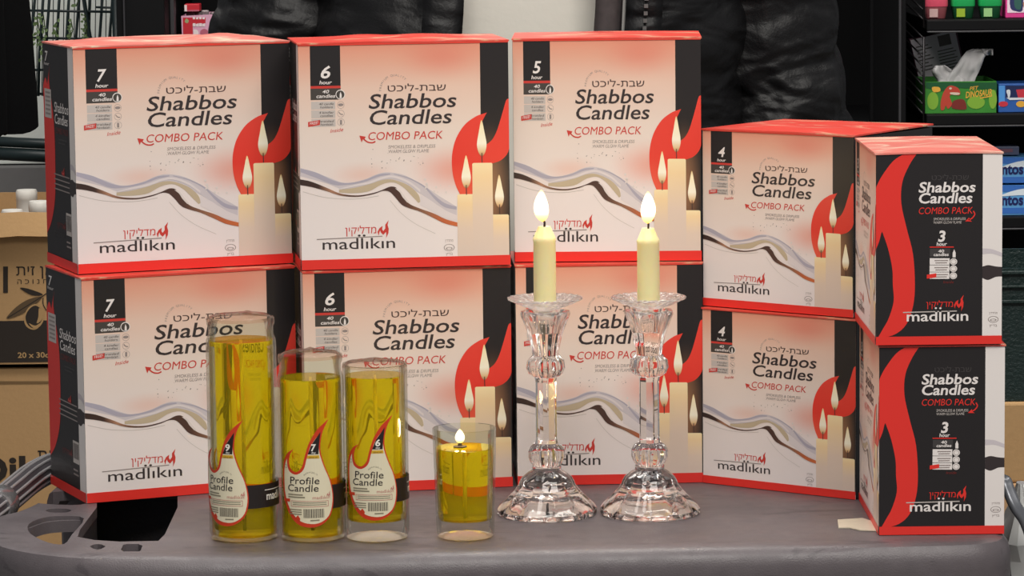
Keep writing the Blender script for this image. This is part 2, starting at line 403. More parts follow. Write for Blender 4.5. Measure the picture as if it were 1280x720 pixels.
    q = wf(852, 1184); p.ring(q[0], q[1], 0.026, 0.016, 0.12, M_GREY, 3); p.ring(q[0], q[1]-0.004, 0.016, 0.006, 0.3, M_GREY, 3)
    p.text('מהדרין'[::-1], q[0]-0.019, q[0]+0.019, q[1]+0.026, 0.010, M_GREY, 3, 0, 0, 'ב'); p.text('בד״ץ'[::-1], q[0]-0.016, q[0]+0.016, q[1]-0.033, 0.010, M_GREY, 3, 0, 0, 'ב')
    p.rect(0, 0, 1, 0.044, M_RED, 9); p.rect(0, 0.988, 1, 1, M_RED2, 9)
    return p
# ---- the narrow black face
def nf(X, Y):
    t = (Y-(185-20*(X-712)/503))/762
    return ((X-(712+8*t))/503, 1-t)
def nl(pts): return [nf(x, y) for x, y in pts]
def narrow_design(digit, side=False):
    p = Print(); asp = 0.65
    if side: return narrow_side(p, digit)
    p.rect(0, 0, 1, 1, M_BLACK, 1)
    p.rect(0.845, 0, 1, 1, M_WHITE, 2)
    p.band([(0.845, 0.50), (0.92, 0.495), (1.0, 0.475)], [(0.845, 0.47), (0.92, 0.472), (1.0, 0.455)], M_LAV, 3)
    p.band([(0.845, 0.405), (0.89, 0.412), (0.95, 0.405), (1.0, 0.402)], [(0.845, 0.345), (0.89, 0.335), (0.95, 0.35), (1.0, 0.352)], M_INK, 3)
    red = sm([(877, 178), (846, 226), (818, 296), (815, 380), (838, 480), (864, 580), (873, 700), (867, 786), (842, 858), (800, 899), (745, 918)], 4)
    red += sm([(725, 922), (748, 880), (770, 838), (789, 770), (785, 704), (782, 640), (764, 560), (740, 494)], 4)
    red += sm([(736, 502), (728, 535), (712, 574)], 3)
    red += sm([(712, 324), (734, 278), (780, 214), (826, 183)], 4)
    p.poly(nl(red), M_RED, 3)
    p.text(HEB_SHABBOS, nf(935, 280)[0], nf(1082, 280)[0], nf(1010, 282)[1], 0.024, M_DIM, 3, 0, 0, 'ב')
    p.text('Shabbos', nf(883, 330)[0], nf(1110, 330)[0], nf(1000, 330)[1], 0.053, M_WHITE, 4, 0.14, 0.02)
    p.text('Candles', nf(885, 373)[0], nf(1098, 373)[0], nf(1000, 373)[1], 0.053, M_WHITE, 4, 0.14, 0.02)
    p.text('COMBO PACK', nf(885, 416)[0], nf(1100, 416)[0], nf(1000, 416)[1], 0.034, M_RED, 4, 0.16, 0.0)
    p.line(nl([(1102, 402), (1108, 415), (1098, 430), (1084, 438)]), 0.006, M_RED, 4, asp); p.poly(nl([(1070, 444), (1086, 428), (1088, 438), (1098, 444)]), M_RED, 4)
    p.text('SMOKELESS & DRIPLESS', nf(944, 440)[0], nf(1072, 440)[0], nf(1000, 441)[1], 0.013, M_PALE, 4, 0.1)
    p.text('WARM GLOW FLAME', nf(944, 453)[0], nf(1056, 453)[0], nf(1000, 455)[1], 0.013, M_PALE, 4, 0.1)
    p.text(digit, nf(963, 525)[0], nf(993, 525)[0], nf(980, 526)[1], 0.056, M_WHITE, 4, 0.14, 0.03)
    p.text('hour', nf(957, 542)[0], nf(999, 542)[0], nf(980, 543)[1], 0.019, M_WHITE, 4, 0.14, 0.02)
    p.poly(nl([(930, 548), (1026, 545), (1026, 549), (930, 552)]), M_RED, 4)
    p.poly(nl([(931, 556), (1012, 553), (1012, 585), (931, 588)]), M_DIM, 4)
    p.text('40', nf(964, 570)[0], nf(988, 570)[0], nf(976, 570)[1], 0.015, M_WHITE, 5, 0.1, 0.02); p.text('candles', nf(946, 585)[0], nf(1006, 585)[0], nf(976, 584)[1], 0.016, M_WHITE, 5, 0.1, 0.02)
    p.poly(nl([(1022, 588), (1034, 588), (1034, 570), (1028, 556), (1022, 570)]), M_WHITE, 5)
    for k in range(3):
        y = 592+28*k
        p.poly(nl([(931, y+2), (1010, y), (1010, y+26), (931, y+28)]), M_WHITE, 4)
        p.poly(nl([(950, y+9), (1004, y+7), (1004, y+11), (950, y+13)]), M_GREY, 5); p.poly(nl([(954, y+18), (1000, y+16), (1000, y+20), (954, y+22)]), M_GREY, 5)
        q = nf(1026, y+13); p.ell(q[0], q[1], 0.029, 0.0175, M_WHITE, 5); p.ring(q[0], q[1], 0.022, 0.013, 0.15, M_GREY, 6)
    p.poly(nl([(920, 660), (958, 653), (958, 669), (920, 676)]), M_RED, 6); p.text('Inside', nf(986, 692)[0], nf(1028, 692)[0], nf(1000, 692)[1], 0.014, M_DIMRED, 4, 0.2)
    p.text('madlıkın', nf(842, 843)[0], nf(1088, 840)[0], nf(960, 843)[1], 0.052, M_WHITE, 5, 0, 0.012)
    p.poly(nl([(827, 811), (1042, 799), (1042, 803), (827, 815)]), M_PALE, 5)
    for X in (958, 976): q = nf(X, 792); p.ell(q[0], q[1], 0.009, 0.005, M_WHITE, 5, 10)
    p.text(HEB_LOGO, nf(920, 787)[0], nf(1026, 787)[0], nf(970, 787)[1], 0.027, M_RED, 5, 0, 0.004, 'ב')
    flame_logo(p, lambda x, y: nf(1030+x*0.66, 736+y*0.68), M_RED, 5)
    q = nf(1188, 830); p.ring(q[0], q[1], 0.042, 0.017, 0.12, M_GREY, 4); p.ring(q[0], q[1]-0.003, 0.026, 0.006, 0.3, M_GREY, 4)
    p.text('מהדרין'[::-1], q[0]-0.032, q[0]+0.032, q[1]+0.028, 0.010, M_GREY, 4, 0, 0, 'ב'); p.text('בד״ץ'[::-1], q[0]-0.03, q[0]+0.03, q[1]-0.037, 0.010, M_GREY, 4, 0, 0, 'ב')
    p.rect(0, 0, 1, 0.044, M_RED, 9)
    return p
def narrow_side(p, digit):
    p.rect(0, 0, 1, 1, M_BLACK, 1); p.rect(0.83, 0, 1, 1, M_WHITE, 2)
    p.band([(0.83, 0.48), (0.92, 0.475), (1.0, 0.455)], [(0.83, 0.455), (0.92, 0.452), (1.0, 0.435)], M_LAV, 3)
    p.band([(0.80, 0.405), (0.89, 0.412), (0.95, 0.405), (1.0, 0.402)], [(0.80, 0.345), (0.89, 0.335), (0.95, 0.35), (1.0, 0.352)], M_INK, 3)
    p.poly(sm([(0.24, 0.90), (0.20, 0.83), (0.30, 0.70), (0.34, 0.60), (0.34, 0.45), (0.30, 0.30), (0.16, 0.19), (0.0, 0.13)], 4)+[(0, 0.80)]+sm([(0.0, 0.80), (0.08, 0.84), (0.14, 0.81)], 3)[1:], M_RED, 3)
    p.text(digit, 0.08, 0.18, 0.915, 0.045, M_WHITE, 4, 0.14, 0.01); p.text('hour', 0.05, 0.22, 0.897, 0.014, M_WHITE, 4, 0.1, 0.0)
    p.rect(0.04, 0.66, 0.26, 0.79, M_PALE, 4)
    for k in range(6): p.rect(0.07, 0.675+0.019*k, 0.23, 0.683+0.019*k, M_GREY, 5)
    p.text('Shabbos', 0.36, 0.82, 0.695, 0.044, M_WHITE, 5, 0.14, 0.006); p.text('Candles', 0.37, 0.79, 0.643, 0.044, M_WHITE, 5, 0.14, 0.006)
    p.text('COMBO PACK', 0.38, 0.80, 0.600, 0.026, M_DIMRED, 5, 0.16, 0.0)
    p.rect(0.48, 0.572, 0.76, 0.578, M_DIM, 5); p.rect(0.48, 0.556, 0.70, 0.562, M_DIM, 5)
    p.text('madlıkın', 0.26, 0.60, 0.135, 0.032, M_DIM, 5, 0, 0.006); p.text(HEB_LOGO, 0.36, 0.56, 0.178, 0.020, M_DIMRED, 5, 0, 0.0, 'ב'); flame_logo(p, lambda x, y: (0.56+x*0.0013, 0.215-y*0.0005), M_DIMRED, 5)
    flame_logo(p, lambda x, y: (0.55+x*0.0016, 0.455-y*0.0005), M_REDTXT, 5)
    p.rect(0, 0, 1, 0.044, M_RED, 9)
    return p
def side_extras(p):
    """white bar code and grey fine print low on the side face of the large cartons"""
    p.rect(0.66, 0.155, 0.83, 0.255, M_PALE, 4)
    for k in range(9): p.rect(0.675+k*0.0165, 0.175, 0.675+k*0.0165+0.007+0.003*(k % 2), 0.245, M_INK, 5)
    p.rect(0.66, 0.10, 0.8, 0.108, M_GREY, 4); p.rect(0.66, 0.12, 0.78, 0.128, M_GREY, 4)
    for k in range(4): p.rect(0.30, 0.345+0.022*k, 0.80, 0.351+0.022*k, M_GREY, 4)
    return p

# ------------------------------------------------------------------ candle cartons
def lid_material(name, a, b, c):
    m = mat(name, a, 0.32); nt = m.node_tree; bs = nt.nodes['Principled BSDF']
    tc = nt.nodes.new('ShaderNodeTexCoord'); n = nt.nodes.new('ShaderNodeTexNoise'); n.inputs['Scale'].default_value = 16; n.inputs['Detail'].default_value = 4; n.inputs['Distortion'].default_value = 1.2
    mp = nt.nodes.new('ShaderNodeMapping'); mp.inputs['Scale'].default_value = (1, 2.2, 1); nt.links.new(tc.outputs['Object'], mp.inputs[0]); nt.links.new(mp.outputs[0], n.inputs['Vector'])
    r = ramp(nt, [(0.0, a), (0.47, a), (0.56, b), (0.64, c), (0.7, a)], n.outputs[0]); nt.links.new(r.outputs[0], bs.inputs['Base Color']); return m
M_LID_RED = lid_material('lid_print_red', (228, 74, 62), (226, 96, 84), (226, 176, 140))
M_LID_PINK = lid_material('lid_print_pink', (230, 128, 116), (234, 168, 152), (238, 214, 186))
M_KRAFT_IN = mat('raw_board_edge', (176, 150, 122), 0.8)
M_TAPE = None
def thin_clear(name, tint=(255, 255, 255), rough=0.05, amount=0.12, bump=0.0, bscale=60, top=0.7):
    """a thin clear sheet: mostly see-through, with a glossy coat"""
    m = bpy.data.materials.new(name); m.use_nodes = True; nt = m.node_tree; nt.nodes.clear()
    o = nt.nodes.new('ShaderNodeOutputMaterial'); mx = nt.nodes.new('ShaderNodeMixShader'); t = nt.nodes.new('ShaderNodeBsdfTransparent'); g = nt.nodes.new('ShaderNodeBsdfGlossy')
    t.inputs[0].default_value = lin(tint); g.inputs['Roughness'].default_value = rough
    lw = nt.nodes.new('ShaderNodeLayerWeight'); lw.inputs[0].default_value = amount
    if bump:
        tc = nt.nodes.new('ShaderNodeTexCoord'); n = nt.nodes.new('ShaderNodeTexNoise'); n.inputs['Scale'].default_value = bscale; nt.links.new(tc.outputs['Object'], n.inputs['Vector'])
        bp = nt.nodes.new('ShaderNodeBump'); bp.inputs['Strength'].default_value = bump; bp.inputs['Distance'].default_value = 0.004; nt.links.new(n.outputs[0], bp.inputs['Height'])
        nt.links.new(bp.outputs[0], g.inputs['Normal']); nt.links.new(bp.outputs[0], lw.inputs['Normal'])
    nt.links.new(mapr(nt, lw.outputs['Fresnel'], 0.0, 1.0, 0.0, top), mx.inputs[0]); nt.links.new(t.outputs[0], mx.inputs[1]); nt.links.new(g.outputs[0], mx.inputs[2]); nt.links.new(mx.outputs[0], o.inputs[0])
    MATS[name] = m; return m
M_TAPE = thin_clear('clear_tape', (255, 255, 255), 0.12, 0.06, 0.8, 140, top=0.45)
DIM = {'7': (0.1879, 0.1064, 0.190), '6': (0.1768, 0.1013, 0.1902), '5': (0.159, 0.1042, 0.1900), '4': (0.152, 0.1225, 0.1512), '3': (0.0984, 0.156, 0.1505)}
PROTO = {}
def carton_mesh(digit):
    wd, d, h = DIM[digit]
    bm = bmesh.new(); uvl = bm.loops.layers.uv.new('UVMap'); slots = [M_BLACK]
    add_box(bm, (-wd/2, 0, 0), (wd/2, d, h-0.0016), 0, 0.0009)
    bmesh.ops.recalc_face_normals(bm, faces=bm.faces[:])
    c01 = lambda q: min(1.0, max(0.0, q))
    front = lambda u, v, o: Vector((-wd/2+c01(u)*wd, -o, c01(v)*h))
    left = lambda u, v, o: Vector((-wd/2-o, d*(1-c01(u)), c01(v)*h))
    if digit == '3':
        narrow_design('3').stamp(bm, uvl, slots, front); wide_design('3', False).stamp(bm, uvl, slots, left)
    else:
        wide_design(digit).stamp(bm, uvl, slots, front); side_extras(narrow_design(digit, True)).stamp(bm, uvl, slots, left)
    return bm, slots
def lid_bm(digit, bulge, seed, lift=0.0):
    wd, d, h = DIM[digit]; bm = bmesh.new(); nx, ny = 24, 14; T = 0.0013
    grid = []
    for k in (0, 1):
        g = []
        for j in range(ny+1):
            row = []
            for i in range(nx+1):
                x = (i/nx-0.5)*(wd+0.0015); y = (j/ny)*(d+0.001)-0.001
                e = math.sin(PI*min(1, max(0, (i/nx))))*math.sin(PI*min(1, max(0.0, (j/ny)*0.92+0.04)))
                z = bulge*max(0, e)**0.6*(0.6+0.8*noise.noise((x*22+seed, y*22, seed)))+lift*max(0, i/nx-0.45)*(j/ny)
                z = max(0, z)
                row.append(bm.verts.new((x, y, h-0.0014+z+k*T)))
            g.append(row)
        grid.append(g)
    for k in (0, 1):
        for j in range(ny):
            for i in range(nx):
                q = (grid[k][j][i], grid[k][j][i+1], grid[k][j+1][i+1], grid[k][j+1][i]); bm.faces.new(q if k else q[::-1])
    rim = [(0, i) for i in range(nx)]+[(j, nx) for j in range(ny)]+[(ny, i) for i in range(nx, 0, -1)]+[(j, 0) for j in range(ny, 0, -1)]
    for a in range(len(rim)):
        (j0, i0), (j1, i1) = rim[a], rim[(a+1) % len(rim)]
        bm.faces.new((grid[0][j0][i0], grid[0][j1][i1], grid[1][j1][i1], grid[1][j0][i0]))
    return bm
def carton(digit, x, y, yaw, z, label, bulge=0.001, lid=M_LID_RED, seed=1, lift=0.0):
    t = thing('candle_carton', label, 'box', (x, y-OY, TZ+z+0.0005), yaw, 'printed candle cartons stacked on the cart')
    if digit not in PROTO:
        bm, slots = carton_mesh(digit)
        PROTO[digit] = done('printed_carton', bm, slots, t, recalc=False)
    else:
        o = PROTO[digit].copy(); C.objects.link(o); o.parent = t
    done('lid_flap', lid_bm(digit, bulge, seed, lift), lid, t, smooth=40)
    return t
H = {k: v[2] for k, v in DIM.items()}
carton('7', -0.2716, 3.009, 0.4056, 0, '7 hour candle carton at bottom left, partly behind the tall yellow glass candles', 0.0, seed=2)
T7 = carton('7', -0.2749, 3.0262, 0.3638, H['7']+0.0008, '7 hour candle carton on top of the leftmost stack, no glass in front', 0.007, M_LID_PINK, 3.3)
carton('6', -0.0885, 3.0165, 0.1590, 0, '6 hour candle carton at the bottom behind the small lit glass', 0.0, seed=4)
carton('6', -0.0886, 3.0138, 0.1400, H['6']+0.0008, '6 hour candle carton on top of another, directly left of the 5 hour one', 0.0035, M_LID_RED, 5.1)
carton('5', 0.0824, 3.0365, 0.0500, 0, 'candle carton at the bottom directly behind the two crystal candlesticks, its hour number hidden', 0.0, seed=6)
T5 = carton('5', 0.0822, 3.0461, -0.0273, H['5']+0.0008, '5 hour candle carton on top with clear tape across its upper edge', 0.002, M_LID_RED, 7.7)
carton('4', 0.2228, 2.9937, -0.6418, 0, '4 hour candle carton at the bottom, turned at an angle on the bare deck', 0.0, seed=8)
carton('4', 0.2227, 2.9987, -0.6707, H['4']+0.0008, '4 hour candle carton on top of another, turned at an angle', 0.003, M_LID_RED, 9.2, 0.003)
carton('3', 0.3362, 2.7920, 0.001, 0, 'black 3 hour candle carton at the bottom right on the edge of the cart', 0.0, seed=10)
carton('3', 0.3332, 2.7895, 0.0044, H['3']+0.0008, 'black 3 hour candle carton on top at the right end, pink lid showing', 0.003, M_LID_PINK, 11.4)
# clear tape across the front edge of the 5 hour carton
bm = bmesh.new(); wd, d, h = DIM['5']; nx, ny = 14, 10; G = []
for j in range(ny+1):
    row = []
    for i in range(nx+1):
        x = -0.046+0.052*i/nx; s = -0.014+0.048*j/ny
        n = 0.0004*abs(noise.noise((x*160, s*120, 3)))
        row.append(bm.verts.new((x, -0.0022-n, h+s) if s < 0 else (x, s-0.0022, h+0.0032+n+0.001*math.sin(min(1, s/0.02)*PI/2))))
    G.append(row)
for j in range(ny):
    for i in range(nx): bm.faces.new((G[j][i], G[j][i+1], G[j+1][i+1], G[j+1][i]))
tp = done('packing_tape', bm, M_TAPE, T5, smooth=True); tp['label'] = 'crinkled clear packing tape'

# ------------------------------------------------------------------ the cart
M_CART = mat('cart_plastic', (96, 89, 92), 0.40, bump=0.16, bscale=900, var=0.16, vscale=90)
def cart_scratches():
    nt = M_CART.node_tree; b = nt.nodes['Principled BSDF']; src = b.inputs['Base Color'].links[0].from_socket
    tc = nt.nodes.new('ShaderNodeTexCoord'); mp = nt.nodes.new('ShaderNodeMapping'); mp.inputs['Scale'].default_value = (3, 10, 10); mp.inputs['Rotation'].default_value = (0, 0, 0.1)
    n = nt.nodes.new('ShaderNodeTexNoise'); n.inputs['Scale'].default_value = 5; n.inputs['Detail'].default_value = 6; n.inputs['Distortion'].default_value = 1.0
    nt.links.new(tc.outputs['Object'], mp.inputs[0]); nt.links.new(mp.outputs[0], n.inputs['Vector'])
    f = mapr(nt, n.outputs[0], 0.60, 0.66, 0.0, 0.55)
    nt.links.new(mixc(nt, f, src, (66, 60, 64)), b.inputs['Base Color'])
    n2 = nt.nodes.new('ShaderNodeTexNoise'); n2.inputs['Scale'].default_value = 30; n2.inputs['Detail'].default_value = 4
    nt.links.new(tc.outputs['Object'], n2.inputs['Vector']); nt.links.new(mapr(nt, n2.outputs[0], 0.3, 0.7, 0.34, 0.5), b.inputs['Roughness'])
cart_scratches()
M_DARK = mat('dark_plastic', (52, 49, 52), 0.5, bump=0.2, bscale=300)
cart = thing('utility_cart', 'grey plastic utility cart with rounded lip and molded tool holes carrying everything', 'cart', (0, 0, 0))
out = [(-0.432, 2.865), (-0.412, 2.80), (-0.375, 2.757), (-0.325, 2.732), (-0.26, 2.721), (-0.19, 2.7195), (-0.1, 2.7225), (0.0, 2.728), (0.1, 2.733), (0.2, 2.738), (0.3, 2.744), (0.340, 2.747), (0.370, 2.755), (0.387, 2.776), (0.3915, 2.82), (0.388, 2.95), (0.381, 3.10), (0.376, 3.21), (0.355, 3.245), (0.30, 3.25), (0.0, 3.235), (-0.3, 3.22), (-0.36, 3.205), (-0.385, 3.16), (-0.396, 3.06), (-0.401, 2.99), (-0.412, 2.945), (-0.428, 2.915)]
OUT = [Vector((x, y-OY)) for x, y in sm(out, 4, True)]
N = len(OUT)
NRM = []
for i in range(N):
    t = (OUT[(i+1) % N]-OUT[i-1]).normalized(); NRM.append(Vector((-t.y, t.x)))     # inward
bm = bmesh.new()
prof = [(0.031, -0.0085), (0.018, -0.020), (0.0, -0.020), (0.0, -0.013), (0.002, -0.006), (0.006, -0.001), (0.012, 0.0016), (0.022, 0.0022), (0.029, 0.0016), (0.034, 0.0)]
rings = []
def inset(i): return 0.3 if (OUT[i].x < -0.36 and OUT[i].y > -0.17) else (0.3+0.7*min(1, max(0, (OUT[i].x+0.42)/0.1)) if OUT[i].x < -0.32 and OUT[i].y < 0 else (0.3 if OUT[i].y > 0.1 else 1.0))
INS = [inset(i) for i in range(N)]
for _ in range(6): INS = [(INS[i-1]+INS[i]*2+INS[(i+1) % N])/4 for i in range(N)]
RIM = [1.0 if (OUT[i].y < -0.22 and -0.33 < OUT[i].x < 0.25) else 0.0 for i in range(N)]
for _ in range(6): RIM = [(RIM[i-1]+RIM[i]*2+RIM[(i+1) % N])/4 for i in range(N)]
for dd, z in prof: rings.append([bm.verts.new((*(OUT[i]+NRM[i]*dd*INS[i]), TZ+(z*RIM[i] if z > 0 else z))) for i in range(N)])
for A, B in zip(rings, rings[1:]):
    for i in range(N): bm.faces.new((A[i], A[(i+1) % N], B[(i+1) % N], B[i]))
bm.faces.new(rings[-1]); bm.faces.new(rings[0][::-1])
deck = done('deck', bm, M_CART, cart)
cb = bmesh.new()
def cutter(pts, z0=-0.05, z1=0.03, s=3): add_prism(cb, [(p.x, p.y) for p in [tab(*q) for q in (sm(pts, s, True) if s > 1 else pts)]], TZ+z0, TZ+z1)
WELL = [(97, 671), (118, 675), (150, 677), (198, 676), (206, 668), (222, 634), (222, 612), (121, 612), (121, 634), (100, 662)]
cutter(WELL, s=1)
cutter([(38, 667), (60, 678), (80, 680), (90, 668), (105, 648), (80, 645), (55, 647), (36, 655)])
cutter([(42, 627), (66, 615), (114, 615), (109, 629), (78, 631)])
cutter([(57, 638), (64, 636), (82, 636), (89, 638), (82, 640.5), (64, 640.5)], -0.008)
cutter([(112, 683), (117, 680.5), (122, 680), (127, 680.5), (132, 683), (127, 686), (122, 687), (117, 686)], -0.05, 0.03, 1)
cutter([(151, 687), (154, 681), (158, 680), (173, 680), (178, 682), (176, 688), (172, 690), (155, 690)], -0.05, 0.03, 1)
cut = done('cut', cb, M_DARK)
md = deck.modifiers.new('holes', 'BOOLEAN'); md.object = cut; md.operation = 'DIFFERENCE'; md.solver = 'EXACT'
bpy.context.view_layer.update()
me = bpy.data.meshes.new_from_object(deck.evaluated_get(bpy.context.evaluated_depsgraph_get()))
deck.modifiers.clear(); deck.data = me
for p in me.polygons: p.use_smooth = True
me.set_sharp_from_angle(angle=math.radians(35))
bpy.data.objects.remove(cut)
# apron under the front and right edge
bm = bmesh.new()
idx = [i for i in range(N) if (OUT[i].y < -0.16 and OUT[i].x > -0.43) or OUT[i].x > 0.35]
i0 = next(i for i in idx if (i-1) % N not in idx); idx = sorted(idx, key=lambda i: (i-i0) % N)
strips = []
for dd, z in ((0.0, -0.0195), (0.0005, -0.06), (0.004, -0.10), (0.008, -0.105), (0.008, -0.02)):
    strips.append([bm.verts.new((*(OUT[i]+NRM[i]*dd), TZ+z)) for i in idx])
for A, B in zip(strips, strips[1:]):
    for i in range(len(idx)-1): bm.faces.new((A[i], A[i+1], B[i+1], B[i]))
done('apron', bm, M_CART, cart, smooth=50)
bm = bmesh.new()       # tool well under the large opening
W = [tab(*q) for q in WELL]; cen = sum(W, Vector())/len(W)
a = [bm.verts.new((p.x+(p.x-cen.x)*0.03, p.y+(p.y-cen.y)*0.03, TZ-0.009)) for p in W]
b = [bm.verts.new((p.x, p.y, TZ-0.16)) for p in W]
for i in range(len(W)): bm.faces.new((a[i], a[(i+1) % len(W)], b[(i+1) % len(W)], b[i]))
bm.faces.new(b)
done('tool_well', bm, M_DARK, cart)
bm = bmesh.new()       # strap shaped wall below the ledge between the two left openings
pts = sm([tab(34, 657)[:2], tab(60, 648.5)[:2], tab(100, 646.5)[:2], tab(107, 650)[:2]], 6); L = len(pts)
for k, (x, y) in enumerate(pts):
    pass
V = [[bm.verts.new((x, y+o, TZ+z)) for (x, y) in pts] for o, z in ((0.0012, -0.003), (0.0012, -0.0125), (0.005, -0.0125), (0.005, -0.003))]
for A, B in zip(V, V[1:]+V[:1]):
    for i in range(L-1): bm.faces.new((A[i], A[i+1], B[i+1], B[i]))
done('cup_strap', bm, M_CART, cart, smooth=50)
# ribbed handle at the left end
M_HANDLE = mat('ribbed_handle', (62, 58, 62), 0.4)
hp = [Vector((-0.462, -0.175, TZ-0.014)), Vector((-0.448, -0.11, TZ-0.006)), Vector((-0.435, -0.05, TZ-0.001)), Vector((-0.425, 0.01, TZ+0.003)), Vector((-0.416, 0.07, TZ+0.006)), Vector((-0.405, 0.12, TZ+0.006)), Vector((-0.388, 0.15, TZ+0.004)), Vector((-0.36, 0.165, TZ+0.0)), Vector((-0.33, 0.168, TZ-0.004))]
hpp = [Vector(p) for p in sm([tuple(p) for p in hp], 6)]
bm = bmesh.new()
hrings = add_tube(bm, hpp, 0.0116, 96)
hr = [[v.co.copy() for v in ring] for ring in hrings]
hd = done('handle', bm, M_HANDLE, cart, smooth=30)
M_RIB_SHINE = mat('handle_rib_shine', (206, 204, 206), 0.22, 0.6)
for k in range(12):            # raised ribs along the handle, silver colour standing in for lamp highlights
    bm = bmesh.new(); add_tube(bm, [c_+(r_[k*8]-c_)*1.03 for c_, r_ in zip(hpp, hr)], 0.0013, 8); done('highlight_rib', bm, M_RIB_SHINE, hd, smooth=True)
bm = bmesh.new(); mid = hpp[14]; tdir = (hpp[15]-hpp[13]).normalized()
add_tube(bm, [mid-tdir*0.012, mid-tdir*0.009, mid+tdir*0.009, mid+tdir*0.012], [0.0138, 0.0152, 0.0152, 0.0138], 32)
done('collar', bm, mat('collar_metal', (190, 188, 190), 0.22, 0.8, bump=0.3, bscale=120), hd, smooth=40)
# label on the apron, legs, lower shelf, casters
bm = bmesh.new(); uvl = bm.loops.layers.uv.new('UVMap'); slots = []
pr = Print(); pr.rect(0, 0, 1, 1, M_WHITE, 1); pr.rect(0.17, 0.08, 0.66, 0.9, mat('sticker_dark', (58, 58, 40), 0.5), 2)
for k in range(9): pr.rect(0.72+k*0.025, 0.3, 0.72+k*0.025+0.012, 0.85, M_INK, 2)
p0 = tab(617, 700); p1 = tab(741, 700)
yy = lambda x: 2.728+0.05*x-OY
pr.stamp(bm, uvl, slots, lambda u, v, o: Vector((p0.x+u*(p1.x-p0.x), yy(p0.x+u*(p1.x-p0.x))-0.0012-o, TZ-0.055+v*0.030)))
done('sticker', bm, slots, cart, recalc=False)
def leg(x, y):
    bm = bmesh.new(); add_box(bm, (x-0.022, y-0.022, 0.11), (x+0.022, y+0.022, TZ-0.019), 0, 0.008); done('leg', bm, M_CART, cart, smooth=40)
    bm = bmesh.new(); add_tube(bm, [(x-0.013, y, 0.052), (x+0.013, y, 0.052)], 0.05, 24); add_box(bm, (x-0.02, y-0.012, 0.05), (x-0.015, y+0.012, 0.112)); add_box(bm, (x+0.015, y-0.012, 0.05), (x+0.02, y+0.012, 0.112)); add_box(bm, (x-0.02, y-0.02, 0.105), (x+0.02, y+0.02, 0.112))
    done('caster', bm, M_DARK, cart, smooth=40)
for x, y in ((-0.38, -0.17), (0.365, -0.2), (0.345, 0.19), (-0.38, 0.16)): leg(x, y)
bm = bmesh.new(); add_box(bm, (-0.42, -0.25, 0.18), (0.39, 0.24, 0.22), 0, 0.01); done('lower_shelf', bm, M_CART, cart, smooth=40)
# torn scrap of cream paper tape on the deck by the black cartons
bm = bmesh.new(); P = [tab(1047, 651), (tab(1078, 649)), tab(1097, 655), tab(1099, 665), tab(1075, 664), tab(1062, 661), tab(1048, 661)]
add_prism(bm, [(p.x, p.y) for p in P], TZ+0.0003, TZ+0.0011)
tag(done('tape_scrap', bm, mat('tape_scrap_paper', (206, 196, 176), 0.3, bump=0.4, bscale=200)), 'torn cream tape scrap on the cart deck beside the lower black carton', 'tape')

# ------------------------------------------------------------------ candles in glass
M_GLASS = thin_clear('clear_glass', (248, 250, 246), 0.02, 0.18, top=0.6)
def solid_glass(name, tint, ior, rough=0.0, bump=0.0, bscale=80):
    m = mat(name, tint, rough); b = m.node_tree.nodes['Principled BSDF']; b.inputs['Transmission Weight'].default_value = 1; b.inputs['IOR'].default_value = ior
    return m
M_CRYSTAL = solid_glass('crystal', (253, 250, 248), 1.5)
M_CUT = mat('cut_crystal', (250, 248, 246), 0.03, bump=1.0, bscale=330); M_CUT.node_tree.nodes['Principled BSDF'].inputs['Transmission Weight'].default_value = 1; M_CUT.node_tree.nodes['Principled BSDF'].inputs['IOR'].default_value = 1.5
def oil_material():
    m = bpy.data.materials.new('yellow_oil'); m.use_nodes = True; nt = m.node_tree; b = nt.nodes['Principled BSDF']
    b.inputs['Base Color'].default_value = lin((255, 229, 34)); b.inputs['Transmission Weight'].default_value = 0.8; b.inputs['IOR'].default_value = 1.34; b.inputs['Roughness'].default_value = 0.03
    return m
M_OIL = oil_material()
M_BASE = solid_glass('pressed_glass_base_oil_glow', (255, 244, 190), 1.12, 0.35)  # yellow tint paints in the golden light the oil throws on the base
def base_faces(bm, z):
    for f in bm.faces:
        if max(v.co.z for v in f.verts) < z: f.material_index = 1
M_OILB = thin_clear('oil_bottom', (255, 236, 120), 0.3, 0.1, top=0.4)
def oil_done(bm, t):
    lo = min(v.co.z for v in bm.verts)
    for f in bm.faces:
        if max(v.co.z for v in f.verts) < lo+0.0025: f.material_index = 1
    return done('oil_fill', bm, [M_OIL, M_OILB], t, smooth=12)
M_WICK = mat('wick', (236, 214, 150), 0.8)
M_WICKB = mat('burnt_wick', (40, 30, 26), 0.9)
M_FILM = thin_clear('crinkled_film', (250, 232, 226), 0.12, 0.32, 0.9, 70)
M_LCREAM = mat('label_cream', (232, 222, 192), 0.45); M_LRED = mat('label_red', (206, 58, 26), 0.45); M_LBLACK = mat('label_black', (36, 28, 26), 0.45); M_LINK = mat('label_ink', (50, 42, 40), 0.45); M_LGREY = mat('label_grey', (140, 132, 110), 0.45); M_LPINK = mat('label_pink', (196, 130, 120), 0.45); M_LYEL = mat('label_yellow', (214, 168, 44), 0.45); M_LWHITE = mat('label_white', (238, 234, 224), 0.45)
